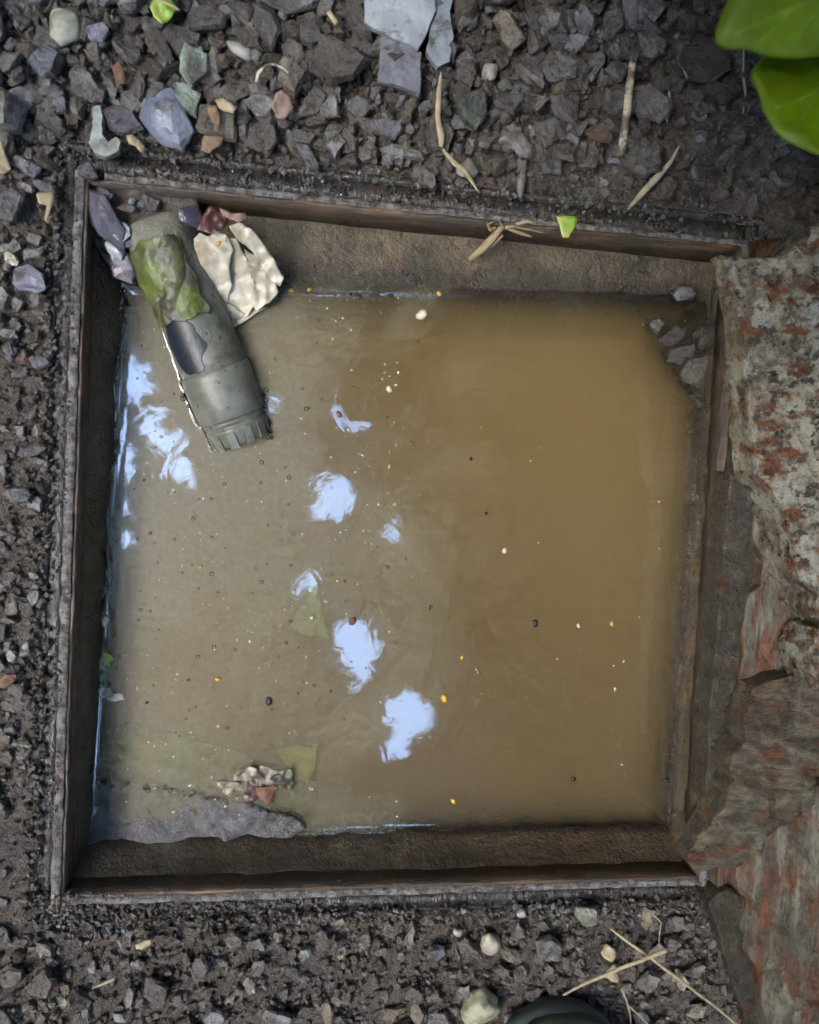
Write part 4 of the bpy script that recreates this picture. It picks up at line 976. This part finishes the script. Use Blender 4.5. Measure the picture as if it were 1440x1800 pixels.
# ------------------------------------------------------------------ straws, sticks and dead leaves
def strand(name, label, pts, r0, mat, z=None, cat='straw', flat=.5, seg=8, lift=.012, group=None):
    path = []
    for i, q in enumerate(pts):
        p0 = P(q[0], q[1], .012); zz = (gh(p0.x, p0.y) + lift if z is None else z) + (q[2] if len(q) > 2 else 0); path.append(P(q[0], q[1], zz))
    fine = []
    for i in range(len(path) - 1):
        for j in range(6):
            p = path[i].lerp(path[i + 1], j / 6); fine.append(p + Vector((nz(p, 60), nz(p, 60, 4), nz(p, 60, 8))) * .0006)
    fine.append(path[-1]); n_ = len(fine)
    rr = [q * .78 for q in (r0 if hasattr(r0, '__len__') else [r0, r0])]
    rad = [np.interp(i / (n_ - 1), np.linspace(0, 1, len(rr)), rr) for i in range(n_)]
    V, FA = tube_mesh(fine, rad, seg, flat=flat); o = obj(name, V, FA, mat, origin=fine[0]); return tag(o, label, cat, group)
strand('straw', 'bent tan straw blade above the frame, centre', [(776, 126), (771, 165), (769, 205), (776, 240), (775, 258)], [.0006, .0022, .0022, .0030, .0018], M['straw'], flat=.35, lift=.018)
strand('straw', 'tan straw tip slanting down to the frame from the bent blade', [(778, 262), (800, 288), (818, 300), (832, 322), (841, 336)], [.0012, .0024, .0022, .0014, .0004], M['straw'], flat=.35, lift=.016)
strand('stick', 'pale peeling stick lying upright in the shade, upper right', [(1113, 108), (1106, 160), (1102, 200), (1096, 240), (1091, 274)], [.0028, .0034, .0036, .0036, .0034], M['bark'], cat='stick', flat=.8, lift=.016, seg=10)
strand('straw', 'dry tan blade slanting to the frame at upper right', [(1197, 252), (1180, 282), (1155, 312), (1128, 342), (1104, 368)], [.0004, .0018, .0030, .0028, .0010], M['straw_grey'], flat=.4, lift=.014)
strand('straw', 'thin dim straw beside the shaded slab', [(1308, 80), (1306, 130), (1311, 165), (1306, 200)], [.0006, .0012, .0014, .0006], M['straw_grey'], lift=.010)
strand('straw', 'short dim straw under the shaded slab', [(1176, 160), (1177, 190), (1173, 214)], [.0012, .0010, .0008], M['straw_grey'], lift=.010)
strand('stem_curl', 'thin white curled stem in the gravel, upper left of centre', [(451, 146), (455, 128), (468, 115), (484, 112), (498, 119), (507, 128)], [.0016, .0012, .0010, .0009, .0008], M['bark'], cat='stem', lift=.018)
strand('straw', 'short cream straw at the top edge over the green scrap', [(272, -4), (292, 6), (316, 18)], [.0010, .0012, .0009], M['straw'], lift=.02)
strand('straw', 'stub of yellow straw above the brown lump', [(577, 20), (592, 42)], [.0022, .0024], M['straw'], lift=.020)
strand('straw', 'long pale straw slanting out at the bottom right', [(1072, 1632), (1110, 1660), (1150, 1688), (1200, 1726), (1250, 1764), (1302, 1806)], [.0009, .0014, .0014, .0013, .0012, .0011], M['straw'], flat=.8, lift=.016)
strand('straw', 'thick tan straw crossing the long straw, bottom right', [(990, 1750), (1040, 1724), (1090, 1702), (1140, 1684), (1172, 1670)], [.0010, .0017, .0018, .0018, .0024], M['straw'], flat=.8, lift=.020)
strand('root', 'thin brown rootlet below the crossed straws', [(1092, 1738), (1102, 1760), (1108, 1782), (1110, 1810)], [.0008, .0009, .0008, .0008], M['straw_grey'], cat='root', lift=.011)
strand('root', 'thin rootlet branching right below the crossed straws', [(1106, 1768), (1124, 1784), (1146, 1806)], [.0007, .0007, .0006], M['straw_grey'], cat='root', lift=.011)
strand('root', 'angled dim rootlet near the lower right frame corner', [(1148, 1608), (1163, 1622), (1158, 1656)], [.0006, .0008, .0007], M['straw_grey'], cat='root', lift=.009)
strand('straw', 'short bright straw in the gravel, bottom left', [(162, 1738), (182, 1730), (202, 1721)], [.0004, .0011, .0012], M['straw'], lift=.012)
def scrap(name, label, poly, mat, amp=.003, freq=90, lift=.012, cat='leaf', z=None, seed=0, step=.0018):
    def zf(x, y):
        p = P(x, y, .012); return gh(p.x, p.y) + lift if z is None else z
    return crumple(name, label, cat, poly, zf, mat, amp, freq, step, seed)
scrap('dry_leaf', 'curled dry brown leaf right of the blue-grey slab', [(366, 190), (380, 186), (388, 205), (386, 228), (394, 240), (386, 258), (366, 270), (352, 262), (358, 240), (362, 215)], M['dry_leaf'], .0025, 80, .016, seed=21)
scrap('dry_leaf', 'tan husk lying above the curled brown leaf', [(378, 176), (390, 172), (404, 180), (418, 190), (410, 202), (394, 196), (384, 188)], M['tan_leaf'], .0018, 110, .018, seed=22)
scrap('dry_leaf', 'reddish-brown scrap left of the long dark slate bar', [(196, 118), (206, 108), (214, 112), (218, 130), (222, 146), (210, 148), (202, 134)], M['rust_leaf'], .002, 110, .016, seed=23)
scrap('dry_leaf', 'torn pinkish leaf above the slanting slate bar', [(478, 188), (484, 166), (496, 158), (508, 168), (516, 190), (508, 200), (500, 212), (488, 208)], M['pink_leaf'], .0018, 90, .018, seed=24)
scrap('green_scrap', 'bright green shoot poking in at the top edge, left', [(262, 10), (276, -12), (296, -12), (312, 14), (300, 34), (284, 42), (270, 32)], M['green_bit'], .004, 80, .018, seed=25)
scrap('dry_leaf', 'yellow-tan leaf bit at the left edge near the top', [(-10, 240), (4, 250), (10, 272), (20, 296), (8, 306), (-10, 300)], M['tan_leaf'], .0018, 90, .016, seed=26)
scrap('dry_leaf', 'tan fragment right of the hooked green stone', [(222, 240), (234, 238), (246, 246), (258, 262), (248, 268), (238, 256), (226, 254)], M['tan_leaf'], .002, 120, .014, seed=27)
scrap('husk', 'cream husk standing beside the upper left frame corner', [(64, 340), (94, 336), (96, 350), (88, 372), (84, 392), (78, 384), (82, 360), (68, 356)], M['tan_leaf'], .0018, 90, .014, cat='husk', seed=28)
scrap('dry_leaf', 'orange-brown leaf at the left edge beside the lower water', [(-8, 1192), (10, 1186), (28, 1186), (26, 1196), (12, 1206), (-8, 1210)], M['dry_leaf'], .002, 100, .012, seed=29)
scrap('husk', 'cream flake in the gravel just below the frame, left', [(238, 1660), (252, 1654), (266, 1652), (264, 1662), (250, 1668), (240, 1668)], M['straw'], .002, 120, .012, cat='husk', seed=30)
scrap('husk', 'pale yellow husks between the crossed straws', [(1056, 1672), (1068, 1662), (1082, 1668), (1086, 1684), (1078, 1694), (1064, 1688)], M['straw'], .004, 90, .014, cat='husk', seed=31)
scrap('husk', 'second yellow husk half under the thick straw', [(1066, 1704), (1078, 1694), (1088, 1706), (1088, 1726), (1074, 1724), (1062, 1716)], M['straw'], .003, 90, .012, cat='husk', seed=32)
scrap('green_scrap', 'small lime-green leaf tip hanging over the top skirt', [(978, 378), (1000, 380), (1016, 382), (1012, 396), (1000, 418), (990, 418), (984, 398)], M['green_bit'], .0012, 80, z=.001, seed=33)
rt = tag(empty('root_tangle', tuple(P(880, 410, -.006))), 'tangled tan dead roots hanging over the top skirt', 'root')
for i, pts in enumerate([[(825, 456, -.03), (850, 436, -.022), (870, 414, -.012), (884, 398, -.003), (876, 384, .003)], [(868, 408, -.008), (900, 396, -.003), (930, 402, -.006), (960, 410, -.010)],
                         [(872, 400, -.005), (862, 404, -.004), (858, 394, 0), (868, 390, .002)], [(884, 398, -.004), (910, 408, -.008), (935, 416, -.012)], [(900, 396, -.003), (928, 388, .001), (950, 396, -.004)], [(850, 436, -.022), (866, 430, -.02), (884, 414, -.01)]]):
    path = [P(x, y, z) for x, y, z in pts]; fine = [path[a].lerp(path[a + 1], b / 5) + Vector((0, 0, .001 * nz((a, b, i), .9))) for a in range(len(path) - 1) for b in range(5)] + [path[-1]]
    n_ = len(fine); rad = [.0009 + (.0020 if i == 0 else .0006) * math.sin(math.pi * min(1, q / (n_ - 1) + .12)) for q in range(n_)]
    V, FA = tube_mesh(fine, rad, 8, flat=.7); obj('rootlet', V, FA, M['tan_leaf'], rt)

# ------------------------------------------------------------------ in and on the water
def under(name, label, poly, depth, mat, amp=.0006, seed=0, cat='leaf'):
    return crumple(name, label, cat, poly, lambda x, y: ZW - depth, mat, amp, 60, .002, seed)
M['pond_leaf'] = leafy('sunken_yellow_green_leaf', (.34, .36, .05), (.26, .30, .06), .5)
M['algae'] = plain('green_algae', (.12, .17, .05), .6, .4, 60)
under('sunken_leaf', 'yellow-green leaf afloat near the middle of the water', [(548, 1020), (560, 1024), (562, 1050), (570, 1090), (580, 1122), (560, 1122), (532, 1116), (510, 1100), (516, 1084), (538, 1056)], .0050, M['pond_leaf'], seed=2)
under('sunken_leaf', 'yellow leaf under water right of the debris clump', [(486, 1320), (520, 1310), (556, 1316), (556, 1352), (540, 1374), (518, 1368), (500, 1346)], .0060, M['pond_leaf'], seed=3)
under('algae_mat', 'hazy green algae along the concrete ledge under water', [(150, 1290), (220, 1270), (320, 1290), (420, 1320), (500, 1350), (560, 1370), (562, 1430), (520, 1438), (440, 1408), (330, 1388), (230, 1370), (150, 1366)], .014, M['algae'], .006, 5, 'algae')
dc = tag(empty('debris_clump', tuple(P(455, 1385, ZW))), 'clump of rotten leaf scraps lodged at the concrete ledge', 'debris')
dm = [M['dull_scrap'], M['red_leaf'], M['dull_scrap'], M['dull_scrap'], M['rust_leaf'], M['moss_leaf'], M['dull_scrap']]
for i, (px, py, a, b) in enumerate([(425, 1378, 26, 20), (450, 1390, 24, 22), (476, 1366, 28, 18), (400, 1384, 18, 12), (468, 1394, 20, 16), (500, 1370, 20, 16), (440, 1362, 22, 12)]):
    pts = []
    for q in range(12):
        t_ = q * math.pi / 6; s_ = 1 + .35 * math.sin(3 * t_ + i); pts.append((px + a * s_ * math.cos(t_), py + b * s_ * math.sin(t_)))
    w1 = [P(x, y, ZW + .002) for x, y in pts]; f = lambda x, y: ZW + .0004 + .0026 * fbm((x, y, 0), 130, i * 3) + .0004 * i
    V, FA = plate_mesh([(p.x, p.y) for p in w1], f, lambda x, y: f(x, y) - .0008, .0014, .0006, i); obj('scrap', V, FA, dm[i], dc)
gc = tag(empty('scum_clump', tuple(P(185, 1180, ZW))), 'green scum and crumbs caught at the left water edge', 'scum')
for i, (px, py, a, b) in enumerate([(184, 1092, 9, 10), (180, 1130, 8, 16), (188, 1160, 10, 14), (178, 1190, 10, 14), (186, 1218, 14, 10), (205, 1226, 16, 7), (176, 1110, 5, 10)]):
    pts = [(px + a * (1 + .3 * math.sin(3 * q + i)) * math.cos(q * math.pi / 6), py + b * (1 + .3 * math.cos(2 * q + i)) * math.sin(q * math.pi / 6)) for q in range(12)]
    w1 = [P(x, y, ZW + .001) for x, y in pts]; f = lambda x, y: ZW + .0006 + .0016 * fbm((x, y, 0), 160, i * 5)
    V, FA = plate_mesh([(p.x, p.y) for p in w1], f, lambda x, y: f(x, y) - .0007, .0012, .0004, i); obj('scrap', V, FA, [M['fleck'], M['algae'], M['pond_leaf'], M['algae'], M['cream_leaf'], M['fleck'], M['rust_leaf']][i], gc)

ico = bmesh.new(); bmesh.ops.create_icosphere(ico, subdivisions=1, radius=1); ICO = bm_arrays(ico)
ico = bmesh.new(); bmesh.ops.create_icosphere(ico, subdivisions=2, radius=1); ICO2 = bm_arrays(ico)
parts = []
while len(parts) < 620:
    px, py = rng.uniform(165, 1225), rng.uniform(520, 1440)
    keep = .95 if px < 480 else .8 if px < 700 else .16
    if py < 1000 and px < 700: keep = 1
    if rng.random() > keep: continue
    # specks gather in drifts
    if nz((px, py, 0), .007, 4) < -.12 and rng.random() < .8: continue
    p = P(px, py, ZW); s = abs(rng.normal(0, .0004)) + .00032
    parts.append((ICO[0] * np.array((s, s * rng.uniform(.5, 1), s * .4)) @ rotm(rng.uniform(0, 6), 0, 0).T + np.array((p.x, p.y, ZW + .0001)), ICO[1]))
tag(joined('floating_specks', parts, M['fleck'], smooth=True), 'tiny pale specks drifting over the left of the water', 'specks', kind='stuff')
for (lb, px, py, s, mt) in [('yellow seed afloat right of the lowest sky reflection', 781, 1228, 17, 'seed'), ('yellow seed afloat left of centre in the water', 383, 1194, 13, 'seed'), ('orange seed resting on the cream leaf', 384, 428, 13, 'seed'), ('yellow seed at the top water edge near the cream leaf', 512, 510, 12, 'seed'),
        ('second yellow seed along the top water edge', 544, 509, 10, 'seed'), ('yellow seed at the top water edge, centre', 772, 516, 12, 'seed'), ('yellow seed near the bottom water edge, centre', 797, 1408, 12, 'seed'), ('pale tan seed on the right half of the water', 887, 968, 11, 'fleck'),
        ('cream seed right of the largest black bit', 1017, 1100, 9, 'fleck'), ('orange seed on the right part of the water', 1076, 1096, 10, 'seed'), ('small orange seed right of the middle of the water', 812, 1156, 8, 'seed'), ('tiny tan seed above the blue sky reflection', 352, 996, 9, 'seed'),
        ('largest black bit afloat on the right half of the water', 941, 1096, 16, 'black_bit'), ('black bit afloat left of centre, lower water', 473, 1233, 18, 'black_bit'), ('small black bit near the bottom of the water, right', 1008, 1369, 11, 'black_bit'), ('tiny black bit right of the upper sky reflections', 828, 806, 8, 'black_bit'),
        ('tiny black bit level with the blue reflection', 855, 902, 8, 'black_bit'), ('tiny black bit low on the left water', 258, 1235, 8, 'black_bit'), ('faint dark bit at the lower right water edge', 1172, 1372, 12, 'black_bit'), ('reddish fleck left of the white reflections, upper middle', 596, 728, 14, 'rust_leaf'), ('brown fleck on the lower blue reflection', 620, 1092, 18, 'rust_leaf'),
        ('white petal afloat near the top water edge, centre', 742, 553, 24, 'fleck'), ('pale grain afloat left of the water middle', 684, 684, 14, 'fleck')]:
    z = ZW + .0006 if py > 440 else -.002; p = P(px, py, z); s = s * pxm(px, py, z) * .42
    V = ICO2[0] * np.array((s * 1.1, s * .8, s * .6)); V = V * (1 + .25 * np.array([nz(v * 600, 1.0, px) for v in V])[:, None])
    nm = {'seed': 'seed', 'fleck': 'seed', 'black_bit': 'leaf_bit', 'rust_leaf': 'leaf_bit'}[mt]
    o = obj(nm, V @ rotm(px, 0, 0).T + np.array(p), ICO2[1], M[mt], origin=p); tag(o, lb, 'seed' if nm == 'seed' else 'leaf bit')
# bubbles and drops: along the water edge, round the pipe, on the frame
parts = []
def drop(px, py, z, s): 
    p = P(px, py, z); parts.append((ICO2[0] * np.array((s, s, s * .7)) + np.array(p), ICO2[1]))
for (x0, y0, x1, y1, n_) in [(214, 508, 165, 1000, 46), (165, 1000, 160, 1360, 26), (500, 510, 690, 516, 40), (165, 1372, 380, 1402, 26), (380, 1402, 530, 1440, 30), (320, 690, 390, 780, 30), (460, 690, 474, 775, 26), (640, 1465, 830, 1462, 14)]:
    for i in range(n_):
        u = rng.random(); drop(x0 + (x1 - x0) * u + rng.normal(0, 3.5), y0 + (y1 - y0) * u + rng.normal(0, 3.5), ZW + .0004, rng.uniform(.0009, .002))
for i in range(150):
    drop(rng.uniform(190, 760), rng.uniform(560, 1300), ZW + .0002, abs(rng.normal(0, .0005)) + .0006)
for i in range(110):      # on the wet channel floor, top and bottom
    u = rng.random()
    if i < 75: p = Vector((-.17 + .36 * u, HY + .005 + .010 * rng.random(), -.0062))
    else: p = Vector((-.10 + .28 * u, -HY - .008 - .008 * rng.random(), -.0062))
    s = rng.uniform(.0008, .002); parts.append((ICO2[0] * np.array((s, s, s * .7)) + np.array(p), ICO2[1]))
tag(joined('water_drops', parts, M['drop'], smooth=True), 'clear bubbles and drops along the water edge and frame', 'drops', kind='stuff')
# grit lying in the frame channel and on its rim
parts, cols = [], []
for i in range(4200):
    e = rng.integers(4); u = rng.uniform(-1, 1)
    if e == 0: x, y = -rng.uniform(HX + .003, OX + .006), u * OY
    elif e == 1: x, y = rng.uniform(HX + .003, OX + .006), u * OY
    elif e == 2: x, y = u * OX, rng.uniform(HY + .005, OY + .008)
    else: x, y = u * OX, -rng.uniform(HY + .008, OY + .008)
    s = rng.uniform(.0015, .0048) * (1.25 if (abs(x) > OX - .003 or abs(y) > OY - .003) else .75)
    if nz((x, y, 0), 28, 9) < -.05 and not (abs(x) > OX - .003 or abs(y) > OY - .003): continue
    z = -.0058 if not (abs(x) > OX - .002 or abs(y) > OY - .002) else -.003
    if HX < abs(x) < HX + LW and abs(y) < HY: z = .0
    V, T = CRUMBV[rng.integers(len(CRUMBV))]
    parts.append(((V * s) @ rotm(rng.uniform(0, 6.28), rng.normal(0, .5), rng.normal(0, .5)).T + np.array((x, y, z + s * .15)), T)); cols.append(stone_col(1.05))
for i in range(1500):
    u = abs(rng.normal(0, .09)); x = -OX + u; y = -HY - rng.uniform(-.002, .020) 
    s = rng.uniform(.0016, .0050); V, T = CRUMBV[rng.integers(len(CRUMBV))]
    parts.append(((V * s) @ rotm(rng.uniform(0, 6.28), rng.normal(0, .5), rng.normal(0, .5)).T + np.array((x, y, -.008 + rng.uniform(0, .009) * max(0, 1 - u / .2))), T)); cols.append(stone_col(1.1))
tag(joined('grit', parts, M['stone_joined'], cols), 'fine dark grit caught in the channel of the frame', 'grit', kind='stuff')

# ------------------------------------------------------------------ the boot at the bottom edge
bt_e = tag(empty('rubber_boot', tuple(P(985, 1900, 0))), 'dark green-grey rubber boot toe at the bottom edge', 'boot')
tip = P(985, 1768, .02); h0 = gh(tip.x, tip.y) + .004
def boot_loft(name, secs, mat, seg=26):
    V = []; FA = []
    for (s_, hw, zb, zt, sk_) in secs:
        for k_ in range(seg):
            a = 2 * math.pi * k_ / seg; c_, n_ = math.cos(a), math.sin(a)
            x = tip.x + hw * math.copysign(abs(c_) ** .75, c_) + sk_; z = (zb + zt) / 2 + (zt - zb) / 2 * math.copysign(abs(n_) ** .7, n_)
            V.append((x, tip.y - s_, h0 + z))
    n_ = len(secs)
    for i in range(n_ - 1):
        for k_ in range(seg): a = i * seg + k_; b = i * seg + (k_ + 1) % seg; FA.append((a, b, b + seg, a + seg))
    FA.append(tuple(range(seg - 1, -1, -1))); FA.append(tuple((n_ - 1) * seg + k_ for k_ in range(seg)))
    o = obj(name, V, FA, mat, bt_e); bm = bmesh.new(); bm.from_mesh(o.data); bmesh.ops.recalc_face_normals(bm, faces=bm.faces[:]); bm.to_mesh(o.data); bm.free(); return o
boot_loft('sole', [(0, .012, 0, .012, 0), (.004, .024, 0, .016, 0), (.012, .036, 0, .017, 0), (.03, .045, 0, .017, 0), (.07, .049, 0, .017, 0), (.14, .043, 0, .018, 0), (.2, .036, 0, .02, 0), (.27, .035, 0, .022, 0), (.285, .026, 0, .022, 0)], M['rubber'])
boot_loft('toe_rand', [(.003, .010, .012, .022, 0), (.006, .022, .012, .027, 0), (.014, .034, .012, .031, 0), (.03, .0435, .012, .034, 0), (.07, .0475, .012, .034, 0), (.09, .046, .012, .028, 0)], M['rubber'])
boot_loft('upper', [(.010, .020, .014, .030, 0), (.016, .030, .014, .040, 0), (.03, .039, .014, .050, 0), (.06, .0435, .014, .062, 0), (.1, .043, .014, .078, 0), (.14, .040, .014, .105, 0), (.17, .039, .014, .14, 0), (.2, .038, .014, .16, 0), (.25, .034, .014, .16, 0), (.278, .022, .016, .15, 0)], M['rubber'])
V, FA = tube_mesh([(tip.x, tip.y - .215, h0 + .12), (tip.x, tip.y - .222, h0 + .2), (tip.x, tip.y - .228, h0 + .32)], [.050, .054, .060], 26); obj('shaft', V, FA, M['rubber'], bt_e)
